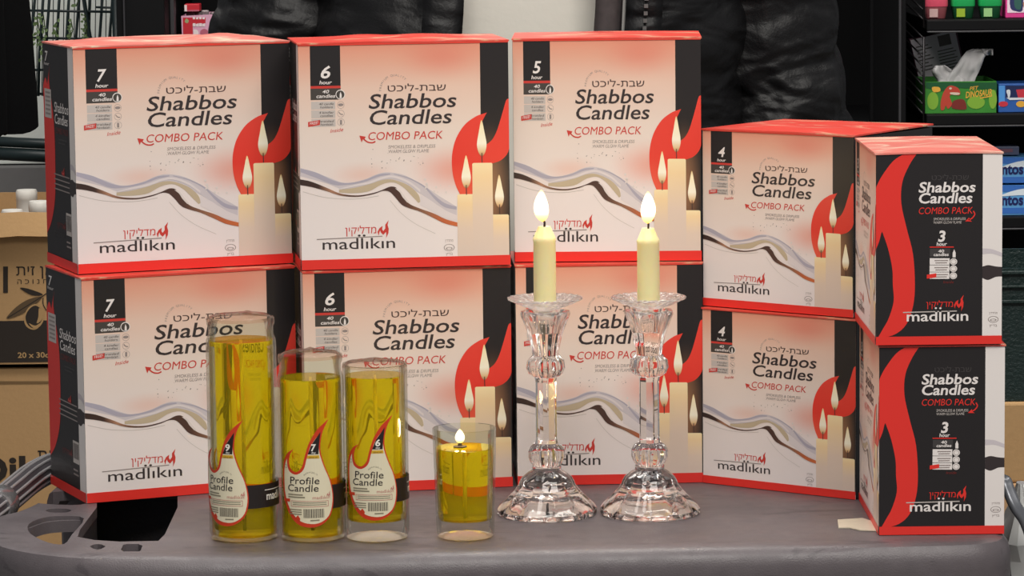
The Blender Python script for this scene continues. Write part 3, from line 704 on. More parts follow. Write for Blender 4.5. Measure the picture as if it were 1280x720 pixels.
def label_design(digit):
    """drawn on a 0..1 by 0..1 cell of 222 x 436 units (x right, y down)"""
    p = Print(); W_, H_ = 222.0, 436.0
    f = lambda X, Y: ((X-355)/W_, 1-(Y-100)/H_)
    g = lambda pts: [f(x, y) for x, y in pts]
    outer = sm([(562, 100), (534, 152), (524, 220), (540, 285), (566, 350), (578, 420), (566, 485), (530, 522), (482, 535), (428, 522), (384, 476), (360, 410), (355, 340), (361, 280), (384, 240), (414, 221)], 4) + \
            sm([(400, 240), (392, 268), (400, 300), (426, 312), (450, 290), (464, 240), (482, 190), (514, 140), (562, 100)], 4)[:-1]
    p.poly(g(outer), M_LRED, 1)
    inner = sm([(526, 152), (518, 220), (536, 288), (562, 352), (573, 420), (560, 482), (524, 514), (480, 520), (434, 506), (394, 464), (369, 404), (364, 340), (369, 290), (382, 262)], 4)+sm([(382, 280), (392, 310), (424, 323), (456, 302), (472, 248), (490, 200), (526, 152)], 4)[:-1]
    p.poly(g(inner), M_LCREAM, 2)
    p.poly(g([(526, 150), (490, 200), (474, 240), (516, 240), (519, 200)]), M_LBLACK, 3)
    p.poly(g([(473, 244), (518, 244), (520, 257), (470, 257)]), M_LYEL, 3)
    p.text('olive oil', f(478, 0)[0], f(512, 0)[0], f(0, 255)[1], 0.014, M_LINK, 4)
    p.text(digit, f(487, 0)[0], f(507, 0)[0], f(0, 226)[1], 0.062, M_LWHITE, 4, 0.1, 0.03)
    p.text('day', f(488, 0)[0], f(506, 0)[0], f(0, 237)[1], 0.018, M_LWHITE, 4, 0.1, 0.01)
    p.arc('PREMIUM QUALITY', f(484, 0)[0], f(0, 345)[1], 0.068, math.radians(140), math.radians(40), 0.014, M_LGREY, 0.51)
    p.text('Profile', f(397, 0)[0], f(518, 0)[0], f(0, 360)[1], 0.064, M_LINK, 4, 0.05, 0.004)
    p.text('Candle', f(386, 0)[0], f(514, 0)[0], f(0, 390)[1], 0.062, M_LINK, 4, 0.05, 0.004)
    for y, x1 in ((401, 452), (411, 460)): p.poly(g([(387, y), (x1, y), (x1, y+5), (387, y+5)]), M_LGREY, 4)
    p.text('madlıkın', f(490, 0)[0], f(560, 0)[0], f(0, 421)[1], 0.030, M_LPINK, 4)
    flame_logo(p, lambda x, y: f(546+x*0.28, 390+y*0.28), M_LPINK, 4)
    p.poly(g([(361, 422), (395, 422), (395, 434), (363, 434)]), M_LRED, 4)
    for a, b, c, d in ((400, 428, 554, 430), (400, 450, 554, 452), (400, 428, 402, 452), (552, 428, 554, 452)): p.poly(g([(a, b), (c, b), (c, d), (a, d)]), M_LPINK, 4)
    for y in (434, 442): p.poly(g([(408, y), (546, y), (546, y+3), (408, y+3)]), M_LGREY, 4)
    for k in range(3): p.poly(g([(392, 462+k*9), (446, 462+k*9), (446, 466+k*9), (392, 466+k*9)]), M_LGREY, 4)
    x = 454
    for k in range(19):
        wv = (3, 5, 2, 4)[k*7 % 4]; p.poly(g([(x, 460), (x+wv*0.62, 460), (x+wv*0.62, 496), (x, 496)]), M_LINK, 4); x += wv*0.8+1.6
    p.poly(g([(420, 496), (430, 486), (440, 500), (436, 512)]), M_LRED, 4); p.poly(g([(480, 504), (516, 503), (516, 508), (480, 509)]), M_LGREY, 4)
    q = f(376, 292); p.ring(q[0], q[1], 0.035, 0.018, 0.2, M_LGREY, 4)
    return p
def glass_candle(px, py, digit, rad, hgt, oil0, oil1, ang, label, collar, lab_h, band=True, z_lab=0.016):
    b = tab(px, py)
    t = thing('glass_candle', label, 'candle', (b.x, b.y, TZ+0.0004), 0, 'tall yellow glass memorial candles')
    R_, wt = rad, 0.0022
    if collar:
        o = [(R_*0.80, 0), (R_*0.93, 0.0008), (R_, 0.006), (R_, hgt-0.022), (R_*0.985, hgt-0.018), (R_*0.925, hgt-0.0135), (R_*0.92, hgt-0.0075), (R_*0.955, hgt-0.006), (R_*0.97, hgt-0.003), (R_*0.955, hgt-0.0004), (R_*0.92, hgt)]
        i_ = [(R_*0.875, hgt-0.002), (R_*0.86, hgt-0.010), (R_*0.90, hgt-0.018), (R_-wt, hgt-0.024), (R_-wt, oil0-0.0002)]
    else:
        o = [(R_*0.80, 0), (R_*0.93, 0.0008), (R_, 0.006), (R_, hgt-0.002), (R_*0.985, hgt)]
        i_ = [(R_-wt*0.9, hgt-0.001), (R_-wt, oil0-0.0002)]
    bm = bmesh.new(); add_lathe(bm, o+i_+[(0.0, oil0-0.0002)], 72, close=True)
    base_faces(bm, 0.0016)
    done('glass_jar', bm, [M_GLASS, M_BASE], t, smooth=40)
    ro = R_-wt-0.0002
    bm = bmesh.new(); add_lathe(bm, [(ro*0.97, oil0), (ro, oil0+0.002), (ro, oil1-0.0008), (ro*0.99, oil1)], 72); oil_done(bm, t)
    bm = bmesh.new(); add_tube(bm, [(0, 0, oil0+0.003), (0.0006, 0, (oil0+oil1)/2), (0, 0, oil1-0.002)], 0.0011, 8); done('wick', bm, M_WICK, t, smooth=True)
    # printed sticker round the jar
    bm = bmesh.new(); uvl = bm.loops.layers.uv.new('UVMap'); slots = []
    lw_ = lab_h*222/436; dth = lw_/R_
    cyl = lambda th, z, o_: Vector(((R_+0.0002+o_)*math.sin(th), -(R_+0.0002+o_)*math.cos(th), z))
    label_design(digit).stamp(bm, uvl, slots, lambda u, v, o_: cyl(ang+(u-0.5)*dth, z_lab+v*lab_h, o_+0.0002), cut=0.06)
    pb = Print(); pb.rect(ang+dth*0.2, z_lab+lab_h*0.165, ang+dth*0.2+2.6, z_lab+lab_h*0.385, M_LBLACK, 0.5)
    a0 = ang+dth*0.86
    pb.text('madlıkın', a0, a0+0.95, z_lab+lab_h*0.235, lab_h*0.075, M_LWHITE, 1.5, 0, 0.012)
    pb.rect(a0-0.06, z_lab+lab_h*0.325, a0+0.7, z_lab+lab_h*0.332, M_LWHITE, 1.5)
    pb.stamp(bm, uvl, slots, cyl, cut=0.08)
    done('sticker', bm, slots, t, recalc=False)
    # crinkled film tied over the mouth
    bm = bmesh.new(); rr = R_*(0.955 if collar else 0.99); ns, nr = 40, 7; top = []
    for k in range(nr+1):
        q = k/nr; ring = []
        for i in range(ns):
            a = 2*PI*i/ns; r = rr*max(q, 0.02)
            z = hgt+0.0006+0.0032*(1-q*q)*(0.4+1.2*abs(noise.noise((r*math.cos(a)*110+px, r*math.sin(a)*110, 2))))
            if q == 1: r = rr*1.012; z = hgt-0.0025
            ring.append(bm.verts.new((r*math.cos(a), r*math.sin(a), z)))
        top.append(ring)
    for A, B in zip(top, top[1:]):
        for i in range(ns): bm.faces.new((A[i], A[(i+1) % ns], B[(i+1) % ns], B[i]))
    bm.faces.new(top[0][::-1])
    fo = done('film_cover', bm, M_FILM, t, smooth=True); fo['label'] = 'crinkled clear plastic film over the mouth'
    return t
glass_candle(306, 672, '9', 0.0277, 0.1765, 0.0035, 0.1585, -0.58, 'tallest yellow oil candle in glass, number 9 on its sticker', True, 0.0850, z_lab=0.0135)
glass_candle(391.5, 672, '7', 0.0264, 0.1468, 0.0035, 0.1285, -0.12, 'middle yellow oil candle in glass, number 7 on its sticker', True, 0.0860, z_lab=0.0125)
glass_candle(471.5, 672, '6', 0.0257, 0.1392, 0.0155, 0.1300, -0.13, 'shortest of three stickered yellow oil candles, number 6 on its sticker', False, 0.0835, z_lab=0.018)

def emission(name, col, s):
    m = bpy.data.materials.new(name); m.use_nodes = True; nt = m.node_tree; nt.nodes.clear()
    e = nt.nodes.new('ShaderNodeEmission'); o = nt.nodes.new('ShaderNodeOutputMaterial'); e.inputs[0].default_value = lin(col); e.inputs[1].default_value = s; nt.links.new(e.outputs[0], o.inputs[0])
    return m
def flame_mat():
    m = bpy.data.materials.new('candle_flame'); m.use_nodes = True; nt = m.node_tree; nt.nodes.clear()
    e = nt.nodes.new('ShaderNodeEmission'); o = nt.nodes.new('ShaderNodeOutputMaterial')
    tc = nt.nodes.new('ShaderNodeTexCoord'); s = nt.nodes.new('ShaderNodeSeparateXYZ'); nt.links.new(tc.outputs['Generated'], s.inputs[0])
    r = ramp(nt, [(0, (255, 170, 70)), (0.2, (255, 214, 130)), (0.45, (255, 244, 214)), (0.8, (255, 238, 196)), (1, (255, 196, 110))], s.outputs['Z']); nt.links.new(r.outputs[0], e.inputs[0])
    e.inputs[1].default_value = 3.2; nt.links.new(e.outputs[0], o.inputs[0]); return m
M_FL = flame_mat()
def flame_bm(z0, h, r, lean=0.0):
    bm = bmesh.new(); pr_ = []
    for k in range(15):
        q = k/14; rr = r*math.sin(PI*min(1, q*1.0))**0.62*(1.06-0.5*q) if 0 < k < 14 else 0.0
        pr_.append((rr*1.25, z0+h*q))
    add_lathe(bm, pr_, 20)
    for v in bm.verts: q = (v.co.z-z0)/h; v.co.x += lean*math.sin(q*PI*0.8)
    return bm
def flame_light(loc, parent, e):
    l = bpy.data.lights.new('flame_light', 'POINT'); l.energy = e; l.color = (1, 0.72, 0.38); l.shadow_soft_size = 0.008
    o = bpy.data.objects.new('flame_light', l); C.objects.link(o); o.parent = parent; o.location = loc
# small drinking glass with oil and a floating lit wick
b = tab(582, 671)
t = thing('oil_glass', 'small clear glass of yellow oil with a lit wick, no sticker', 'candle', (b.x, b.y, TZ+0.0004))
R_ = 0.0252; h = 0.0872; ob = 0.0145; ot = 0.0715; rb = 0.0228
bm = bmesh.new(); add_lathe(bm, [(rb*0.82, 0), (rb*0.95, 0.0008), (rb, 0.004), (rb+0.0003, 0.012), (R_, h-0.0006), (R_-0.0005, h), (R_-0.0012, h-0.0004), (R_-0.0016, h-0.004), (rb-0.0014, ob-0.0002), (0, ob-0.0002)], 72); base_faces(bm, 0.0016); done('tumbler', bm, [M_GLASS, M_BASE], t, smooth=40)
bm = bmesh.new(); r1 = rb-0.0016; r2 = rb-0.0016+(R_-rb)*(ot-ob)/(h-ob); add_lathe(bm, [(r1*0.97, ob), (r1, ob+0.002), (r2, ot-0.0006), (r2*0.985, ot)], 72); oil_done(bm, t)
bm = bmesh.new(); add_tube(bm, [(0, 0, ob+0.001), (0, 0, ot-0.002)], 0.0012, 8); done('wick', bm, M_WICK, t, smooth=True)
bm = bmesh.new(); add_lathe(bm, [(0.005, ot+0.0002), (0.0055, ot+0.0008), (0.002, ot+0.0012), (0.0009, ot+0.004), (0, ot+0.0042)], 20, c=(-0.0035, 0, 0)); done('wick_float', bm, M_WICKB, t, smooth=40)
fo = done('flame', flame_bm(0, 0.0115, 0.0036), M_FL, t, smooth=True); fo.location = (-0.0035, 0, ot+0.003)
flame_light((-0.0035, 0, ot+0.010), t, 0.10)
# thick clear foot inside the tumbler and the 6 candle
# ------------------------------------------------------------------ crystal candlesticks with lit tapers
M_TAPER = mat('ivory_wax', (244, 232, 178), 0.45); _b = M_TAPER.node_tree.nodes['Principled BSDF']; _b.inputs['Subsurface Weight'].default_value = 0.6; _b.inputs['Subsurface Radius'].default_value = (0.012, 0.008, 0.003); _b.inputs['Subsurface Scale'].default_value = 1.0
def candlestick(px, py, label, rot, sc=1.0):
    b = tab(px, py); t = thing('candlestick', label, 'candlestick', (b.x, b.y, TZ+0.0003), rot, 'crystal candlesticks in front of the cartons')
    flute = lambda n_, a_: (lambda a, k: 1-a_*(1-abs(math.cos(a*n_/2))))
    oct_ = lambda a, k: (1-0.035*(1-abs(math.cos(a*5))**0.5)) if 1 < k < 11 else 1
    bm = bmesh.new(); add_lathe(bm, [(0.0, 0.0170), (0.012, 0.0160), (0.024, 0.0105), (0.0345, 0.0032), (0.0372, 0), (0.0400, 0), (0.0412, 0.0012), (0.0411, 0.0045), (0.0385, 0.0085), (0.0330, 0.0135), (0.0275, 0.0190), (0.0232, 0.0245), (0.0222, 0.0275), (0.0205, 0.0305), (0.0155, 0.0345), (0.0120, 0.0365), (0.0120, 0.0395), (0, 0.0395)], 80, mod=lambda a, k: (1-0.05*(1-abs(math.cos(a*5))**0.6)) if 5 < k < 14 else 1)
    done('foot', bm, M_CRYSTAL, t, smooth=28)
    bm = bmesh.new(); add_lathe(bm, [(0.0105, 0.0397), (0.0128, 0.042), (0.0150, 0.047), (0.0150, 0.052), (0.0128, 0.0565), (0.0098, 0.0585)], 72, mod=flute(12, 0.14)); done('lower_knop', bm, M_CRYSTAL, t, smooth=50)
    bm = bmesh.new(); add_lathe(bm, [(0.0092, 0.0587), (0.0086, 0.062), (0.0084, 0.109), (0.0092, 0.1128)], 8); done('stem', bm, M_CRYSTAL, t)
    bm = bmesh.new(); add_lathe(bm, [(0.0100, 0.1130), (0.0138, 0.1155), (0.0160, 0.1205), (0.0152, 0.1265), (0.0112, 0.1308)], 72, mod=flute(12, 0.12)); done('upper_knop', bm, M_CRYSTAL, t, smooth=50)
    bm = bmesh.new(); add_lathe(bm, [(0.0108, 0.1310), (0.0118, 0.138), (0.0140, 0.148), (0.0178, 0.158), (0.0205, 0.1645), (0.0200, 0.1672), (0.0165, 0.1675), (0.0135, 0.1640), (0.0105, 0.1560), (0.0095, 0.1500), (0.0, 0.1500)], 64, mod=flute(8, 0.10)); done('socket_cup', bm, M_CRYSTAL, t, smooth=50)
    bm = bmesh.new()
    bead = lambda a, k: 1+(0.016*math.sin(a*22) if k in (3, 4, 5) else 0.0)
    add_lathe(bm, [(0.0088, 0.1680), (0.0128, 0.1695), (0.0215, 0.1730), (0.0298, 0.1765), (0.0304, 0.1780), (0.0292, 0.1786), (0.0210, 0.1758), (0.0120, 0.1722), (0.0, 0.1716)], 132, mod=bead)
    for v in bm.verts:
        r = math.hypot(v.co.x, v.co.y)
        if 0.015 < r < 0.029: v.co.z += 0.0005*math.sin(math.atan2(v.co.y, v.co.x)*22)
    done('drip_dish', bm, M_CUT, t, smooth=35)
    return t, b
def taper(base, z, h, rz, label, lean, wick_top):
    t = thing('taper_candle', label, 'candle', (base.x, base.y, TZ+0.0003+z), rz, 'lit ivory taper candles')
    r = 0.00915
    bm = bmesh.new(); n = 40; mod = lambda a, k: 1+(0.03*math.cos(a*8) if k in (4, 5) else 0)
    add_lathe(bm, [(r, 0), (r, 0.02), (r*0.99, h-0.0125), (r*1.05, h-0.0105), (r*0.93, h-0.0085), (r*0.62, h-0.002), (r*0.55, h), (r*0.3, h-0.0012), (0, h-0.0016)], 64, mod=mod)
    done('wax', bm, M_TAPER, t, smooth=50)
    bm = bmesh.new(); add_tube(bm, [(0, 0, h-0.003), (0.0003, 0, h+0.003), (wick_top, 0, h+0.010)], [0.0009, 0.0009, 0.0007], 8); done('wick', bm, M_WICKB, t, smooth=True)
    fo = done('flame', flame_bm(0, 0.0265, 0.0058, lean), M_FL, t, smooth=True); fo.location = (wick_top*0.6, 0, h+0.0035)
    flame_light((wick_top, 0, h+0.019), t, 0.22)
    return t
S, b = candlestick(684, 642.5, 'crystal candlestick on the left, beside the small lit oil glass', 0.1)
taper(b, 0.1722, 0.0640, 0, 'lit ivory taper in the left candlestick, its flame left of the carton logo', -0.0012, -0.0022)
S, b = candlestick(812.5, 641.5, 'crystal candlestick on the right, nearer the 4 hour cartons', 0.45)
taper(b, 0.1722, 0.0618, 0.3, 'lit ivory taper in the right candlestick, flame before the printed candles', 0.0008, -0.0008)

# ------------------------------------------------------------------ room shell
M_FLOOR = mat('store_floor', (120, 114, 108), 0.35, var=0.1, vscale=3)
bm = bmesh.new(); add_box(bm, (-4, -4, -0.05), (4, 4.2, 0)); struct(done('floor', bm, M_FLOOR))
bm = bmesh.new(); add_box(bm, (-4, 4.2, 0), (4, 4.3, 3.0)); struct(done('wall_back', bm, mat('back_wall_paint', (22, 22, 24), 0.8, var=0.1)))

# ------------------------------------------------------------------ left background
M_CARD = mat('cardboard', (186, 148, 102), 0.85, var=0.07, vscale=300, bump=0.15, bscale=150)
M_CARDI = mat('cardboard_print', (42, 33, 26), 0.8)
M_CARDT = mat('cardboard_pale', (178, 142, 96), 0.85)
YC = 4.60; s = 0.40
def P2(px, py, Y): q = at(px, py, Y); return q
zt = at(30, 267, YC).z; zb = at(30, 459, YC).z; x0, x1 = -0.92, -0.535; y0 = YC-OY
t = thing('oil_carton', 'open brown cardboard carton of bottles printed with an olive branch', 'box', ((x0+x1)/2, y0, zb))
def carton_shell(t, x0, x1, y0, dp, zb, zt, prints, opened=False):
    bm = bmesh.new(); uvl = bm.loops.layers.uv.new('UVMap'); slots = [M_CARD]
    o = Vector(t.location); th = 0.004
    if opened:
        for lo, hi in (((x0, y0, zb), (x1, y0+th, zt)), ((x0, y0+dp-th, zb), (x1, y0+dp, zt)), ((x0, y0, zb), (x0+th, y0+dp, zt)), ((x1-th, y0, zb), (x1, y0+dp, zt)), ((x0, y0, zb), (x1, y0+dp, zb+th))):
            add_box(bm, Vector(lo)-o, Vector(hi)-o)
    else: add_box(bm, Vector((x0, y0, zb))-o, Vector((x1, y0+dp, zt))-o, 0, 0.003)
    bmesh.ops.recalc_face_normals(bm, faces=bm.faces[:])
    if prints: prints.stamp(bm, uvl, slots, lambda u, v, k: Vector((u, y0-0.0004-k, v))-o)
    return done('carton_body', bm, slots, t, recalc=False)
A = lambda px, py: (at(px, py, YC).x, at(px, py, YC).z)
def AL(pts): return [A(*p) for p in pts]
p = Print()
p.poly(AL([(-60, 402), (90, 400), (90, 452), (-60, 454)]), M_CARDI, 1)
p.poly(AL([(4, 333), (10, 333), (10, 366), (4, 366)]), M_CARDI, 1)
ca = lambda px: A(px, 400)[0]
p.text('שמן זית'[::-1], ca(22), ca(84), A(40, 344)[1], 0.0115, M_CARDI, 1, 0, 0.0, 'ב')
p.text('ה כ ו נ ח'[::-1][::-1], ca(23), ca(61), A(40, 354.5)[1], 0.0055, M_CARDI, 1, 0, 0.0, 'ב')
p.poly(AL(sm([(25, 360), (36, 361), (54, 368), (40, 369)], 4, True)), M_CARDI, 2)
p.poly(AL(sm([(8, 398), (20, 384), (36, 374), (53, 371), (40, 384), (24, 394)], 4, True)), mat('carton_leaf', (92, 72, 48), 0.8), 2)
p.line(AL([(10, 397), (28, 386), (52, 371), (62, 364)]), 0.0012, M_CARDI, 3)
p.poly(AL(sm([(46, 380), (55, 388), (54, 402), (44, 412), (33, 408), (30, 396), (36, 384)], 4, True)), M_CARDT, 3)
p.poly(AL(sm([(45, 382), (53, 389), (52, 401), (43, 410), (35, 406), (32, 396), (37, 386)], 4, True)), M_CARDI, 4)
p.poly(AL(sm([(49, 385), (54, 391), (52, 400), (46, 404), (48, 396)], 4, True)), M_CARDT, 5)
p.poly(AL(sm([(36, 404), (44, 407), (50, 404), (44, 411)], 4, True)), M_CARDT, 5)
p.line(AL([(54, 372), (54, 380), (58, 388)]), 0.0012, M_CARDI, 3)
p.text('20 x 30oz.', ca(21), ca(68), A(40, 447)[1], 0.0070, M_CARDT, 2, 0, 0.02)
carton_shell(t, x0, x1, y0, 0.30, zb, zt, p, True)
bm = bmesh.new(); nx = 12
V = [[bm.verts.new((x0+(x1-x0)*i/nx-t.location.x, -0.002-q*0.012+0.002*noise.noise((i*0.9, q*3, 1)), zt-zb+0.001-0.030*q+0.002*noise.noise((i*0.7, 4+q, 1)))) for i in range(nx+1)] for q in (0, 0.5, 1)]
V2 = [[bm.verts.new(v.co+Vector((0, -0.003, 0.001))) for v in row] for row in V]
for R1, R2 in ((V[0], V[1]), (V[1], V[2]), (V2[0], V2[1]), (V2[1], V2[2]), (V[0], V2[0]), (V[2], V2[2])):
    for i in range(nx): bm.faces.new((R1[i], R1[i+1], R2[i+1], R2[i]))
done('flap', bm, M_CARD, t, smooth=30)
M_CAP = mat('white_cap', (236, 232, 224), 0.4); M_BOT = mat('bottle_green', (70, 84, 30), 0.2)
for (px, py, dy, lab) in ((33, 237, 0.17, 'white capped bottle standing highest at the back of the open carton'), (49, 251, 0.12, 'white capped bottle nearest the candle cartons in the open carton'), (15, 262, 0.075, 'white capped bottle at the left, sunk low in the open carton'), (31, 266, 0.045, 'white capped bottle lowest and frontmost, barely above the carton rim')):
    q = at(px, py, YC+dy); base = zb+0.0045
    tt = thing('oil_bottle', lab, 'bottle', (q.x, q.y, base), 0, 'white capped bottles in the open carton'); hh = q.z-base
    bm = bmesh.new(); add_lathe(bm, [(0.02, 0), (0.022, 0.004), (0.022, hh*0.6), (0.012, hh-0.045), (0.0115, hh-0.022)], 24); done('bottle_body', bm, M_BOT, tt, smooth=40)
    bm = bmesh.new(); add_lathe(bm, [(0.0125, hh-0.0335), (0.0138, hh-0.033), (0.0140, hh-0.013), (0.0143, hh-0.0125), (0.0143, hh-0.003), (0.013, hh), (0, hh+0.0008)], 28); done('cap', bm, M_CAP, tt, smooth=40)
zc = zb-0.0006
for k, hh in enumerate((0.27, 0.27, zc-0.54)):
    zt2 = zc; zc = zc-hh
    t = thing('oil_carton', ('closed brown carton printed with oil lettering, below the open carton', 'closed brown carton second from the floor in the left stack', 'closed brown carton on the floor under the left stack')[k], 'box', ((x0+x1)/2, y0+0.004, zc+0.0004))
    p = None
    if k == 0:
        p = Print()
        p.text('Oil', A(-34, 600)[0], A(32, 600)[0], A(10, 603)[1], 0.034, M_CARDI, 1, 0, 0.03)
        p.text('שמן זית'[::-1], ca(42), ca(106), A(50, 578)[1], 0.015, M_CARDI, 1, 0, 0.0, 'ב')
        p.text('חנוכה'[::-1], ca(42), ca(80), A(50, 592)[1], 0.006, M_CARDI, 1, 0, 0.0, 'ב')
        p.poly(AL([(-60, 477), (90, 477), (90, 480), (-60, 481)]), mat('carton_crease', (120, 92, 58), 0.85), 1)
        p.poly(AL(sm([(60, 640), (78, 626), (100, 624), (88, 640), (72, 648)], 4, True)), M_CARDI, 2)
    carton_shell(t, x0-0.003, x1+0.004, y0+0.004, 0.31, zc+0.0004, zt2, p)

# pale boards, wire grid, vines
YB = 5.55
def board(px0, px1, py0, py1, Y, name, m, label, cat, dep=0.02, bottom=None):
    a = at(px0, py1, Y); b = at(px1, py0, Y); z0 = bottom if bottom is not None else a.z
    bm = bmesh.new(); add_box(bm, (a.x, a.y, z0), (b.x, a.y+dep, b.z), 0, 0.002); return tag(done(name, bm, m), label, cat)
board(-60, 165, -60, 206, YB, 'display_board', mat('pale_board', (222, 226, 220), 0.7, var=0.06, vscale=8), 'pale board behind the dark wire grid at upper left', 'board')
board(-60, 165, 207, 420, YB-0.03, 'felt_board', mat('grey_panel', (112, 110, 110), 0.8, var=0.1, vscale=60), 'grey felt panel standing behind the bottles of the open carton', 'panel', 0.05, 0.0)
M_WIRE = mat('dark_green_wire', (26, 40, 42), 0.4)
YW = 5.2
t = thing('wire_grid', 'dark green wire grid with leaning bars at upper left', 'rack', (at(95, 60, YW).x, YW-OY, 0.0)); O = Vector(t.location)
def wire(pts, r, nm): bm = bmesh.new(); add_tube(bm, [at(a, b_, YW+dy)-O for a, b_, dy in pts], r, 8); done(nm, bm, M_WIRE, t, smooth=True)
for px, dx in ((44, -7), (54, -5), (62, -6), (74, -4), (86, -4), (99, -6), (128, -5), (141, -6)): wire([(px+3, -50, 0), (px+dx*0.3, 20, 0.005), (px+dx, 70, 0), (px+dx*1.2, 120, 0)], 0.0021, 'upright_wire')
wire([(103, -50, 0), (105, 0, 0), (112, 45, 0), (124, 80, 0)], 0.0030, 'upright_wire'); wire([(114, -50, 0.01), (112, 10, 0.01), (106, 60, 0.01), (104, 100, 0.01)], 0.0022, 'upright_wire')
for k in range(16): px = 40+k*6.6; wire([(px+1, -50, 0.02), (px, 30, 0.02), (px-1, 120, 0.02)], 0.0007, 'thin_wire')
for py in (14, 48, 88, 118): wire([(28, py-1, 0.004), (90, py, 0.004), (150, py+1, 0.004)], 0.0018, 'cross_wire')
wire([(120, 9, 0.004), (150, 10, 0.004)], 0.0016, 'cross_wire')
for py, r in ((177, 0.0075), (192, 0.0095)): wire([(-40, py-2, 0), (60, py+3, 0), (150, py+4, 0)], r, 'rail')
bm = bmesh.new(); g = at(40, 300, YW)
for px in (-60, 149): q = at(px, 180, YW)-O; add_tube(bm, [(q.x, q.y, 0), (q.x, q.y, at(px, -60, YW).z)], 0.006, 10)
done('posts', bm, M_WIRE, t, smooth=True)
M_LEAF = mat('vine_leaf', (104, 128, 80), 0.6, var=0.3, vscale=60)
def leaf(bm, c, L, ang, tilt):
    w_ = L*0.42; P = [(0, 0, 0), (w_*0.8, L*0.3, 0.08*L), (w_*0.7, L*0.65, 0.1*L), (0, L, 0), (-w_*0.7, L*0.65, 0.1*L), (-w_*0.8, L*0.3, 0.08*L), (0, L*0.5, 0)]
    Mx = Matrix.Translation(c) @ Matrix.Rotation(ang, 4, 'Y') @ Matrix.Rotation(tilt, 4, 'X') @ Matrix.Rotation(PI/2, 4, 'X')
    v = [bm.verts.new(Mx @ Vector(q)) for q in P]
    for a, b_ in ((0, 1), (1, 2), (2, 3), (3, 4), (4, 5), (5, 0)): bm.faces.new((v[a], v[b_], v[6]))
vlab = ['first', 'second', 'third', 'fourth', 'fifth', 'sixth']
for k, (px, a, b_, nlf) in enumerate(((46, 20, 60, 16), (54, 18, 75, 26), (70, 28, 46, 12), (88, 24, 50, 16), (106, 18, 52, 20), (96, -12, 8, 10))):
    q0 = at(px, a, 5.14); q1 = at(px+(-1 if k else 0), b_, 5.14)
    t = thing('hanging_vine', 'green leafy vine, %s from the left among those on the wire grid' % vlab[k] if k < 5 else 'short green vine at the very top edge of the wire grid', 'plant', q0, 0, 'vines on the wire grid')
    bm = bmesh.new(); add_tube(bm, [(0, 0, 0), (0.003, 0.002, (q1.z-q0.z)/2), tuple(q1-q0)], 0.0009, 6); done('stem', bm, mat('vine_stem', (58, 74, 40), 0.7), t)
    bm = bmesh.new(); r = random.Random(k)
    for i in range(nlf): c = (q1-q0)*(i/nlf); leaf(bm, c+Vector((r.uniform(-0.003, 0.003), -0.002, 0)), r.uniform(0.003, 0.0068), r.uniform(0, 6.28), r.uniform(-0.5, 0.5))
    done('leaves', bm, M_LEAF, t)
for k, (px, py, L) in enumerate(((52, 147, 9), (27, 199, 10), (41, 167, 7))):
    pass
# black coat hanging at the far left
M_COAT = mat('black_cloth', (6, 6, 7), 0.9, spec=0.1, bump=0.2, bscale=120)
YK = 4.2; q = at(0, 80, YK)
t = thing('coat', 'black coat hanging at the left edge in front of the wire grid', 'coat', (q.x-0.1, q.y, at(0, 160, YK).z)); O = Vector(t.location)
def cloth(prof_px, Y, half_x0, dep, seed, nm, parent, Oo):
    """prof_px: (right-edge px, py) down the garment"""
    bm = bmesh.new(); rings = []
    for k, (pr_, py) in enumerate(prof_px):
        e = at(pr_, py, Y); cx = (e.x+half_x0)/2; a = e.x-cx; ring = []
        for i in range(40):
            th = 2*PI*i/40; f = 1+0.05*math.sin(th*9+seed+k*0.15)
            ring.append(bm.verts.new(Vector((cx+a*math.copysign(abs(math.cos(th))**0.7, math.cos(th)), e.y+dep*f*math.sin(th), e.z+0.003*math.sin(th*5+seed)))-Oo))
        rings.append(ring)
    for A_, B_ in zip(rings, rings[1:]):
        for i in range(40): bm.faces.new((A_[i], A_[(i+1) % 40], B_[(i+1) % 40], B_[i]))
    bm.faces.new(rings[0]); bm.faces.new(rings[-1][::-1]); return done(nm, bm, M_COAT, parent, smooth=60)
cloth(sm([(30, -120), (33, -40), (36, 0), (40, 40), (43, 80), (46, 120), (48, 161)], 3), YK, q.x-0.30, 0.09, 1.0, 'coat_body', t, O)
cloth(sm([(-2, -110), (3, -40), (5, 30), (8, 100), (9, 168)], 3), YK-0.09, q.x-0.11, 0.045, 2.0, 'sleeve', t, O)

# ------------------------------------------------------------------ left shelf unit with the pink tray
M_SHELF = mat('black_shelf', (11, 11, 13), 0.6, spec=0.15, var=0.1); M_SHELFE = mat('shelf_edge', (52, 51, 54), 0.45)
YL = 4.75
def px_box(bm, px0, px1, py0, py1, Y, dep, mi=0, bev=0.001, off=Vector()):
    a = at(px0, py1, Y); b = at(px1, py0, Y); add_box(bm, Vector((a.x, a.y, a.z))-off, Vector((b.x, a.y+dep, b.z))-off, mi, bev)
t = thing('shelf_unit', 'black shelf unit behind the person at left holding a pink tray', 'shelf', (at(240, 45, YL).x, YL-OY, 0)); O = Vector(t.location)
zs = at(250, 46, YL).z
def part_box(nm, lo, hi, m, par, bev=0.001): bm = bmesh.new(); O_ = Vector(par.location); add_box(bm, Vector(lo)-O_, Vector(hi)-O_, 0, bev); return done(nm, bm, m, par)
xl = at(146, 30, YL-0.1).x; xm = at(213, 30, YL-0.02).x; xr = at(420, 30, YL).x; yb = YL-OY
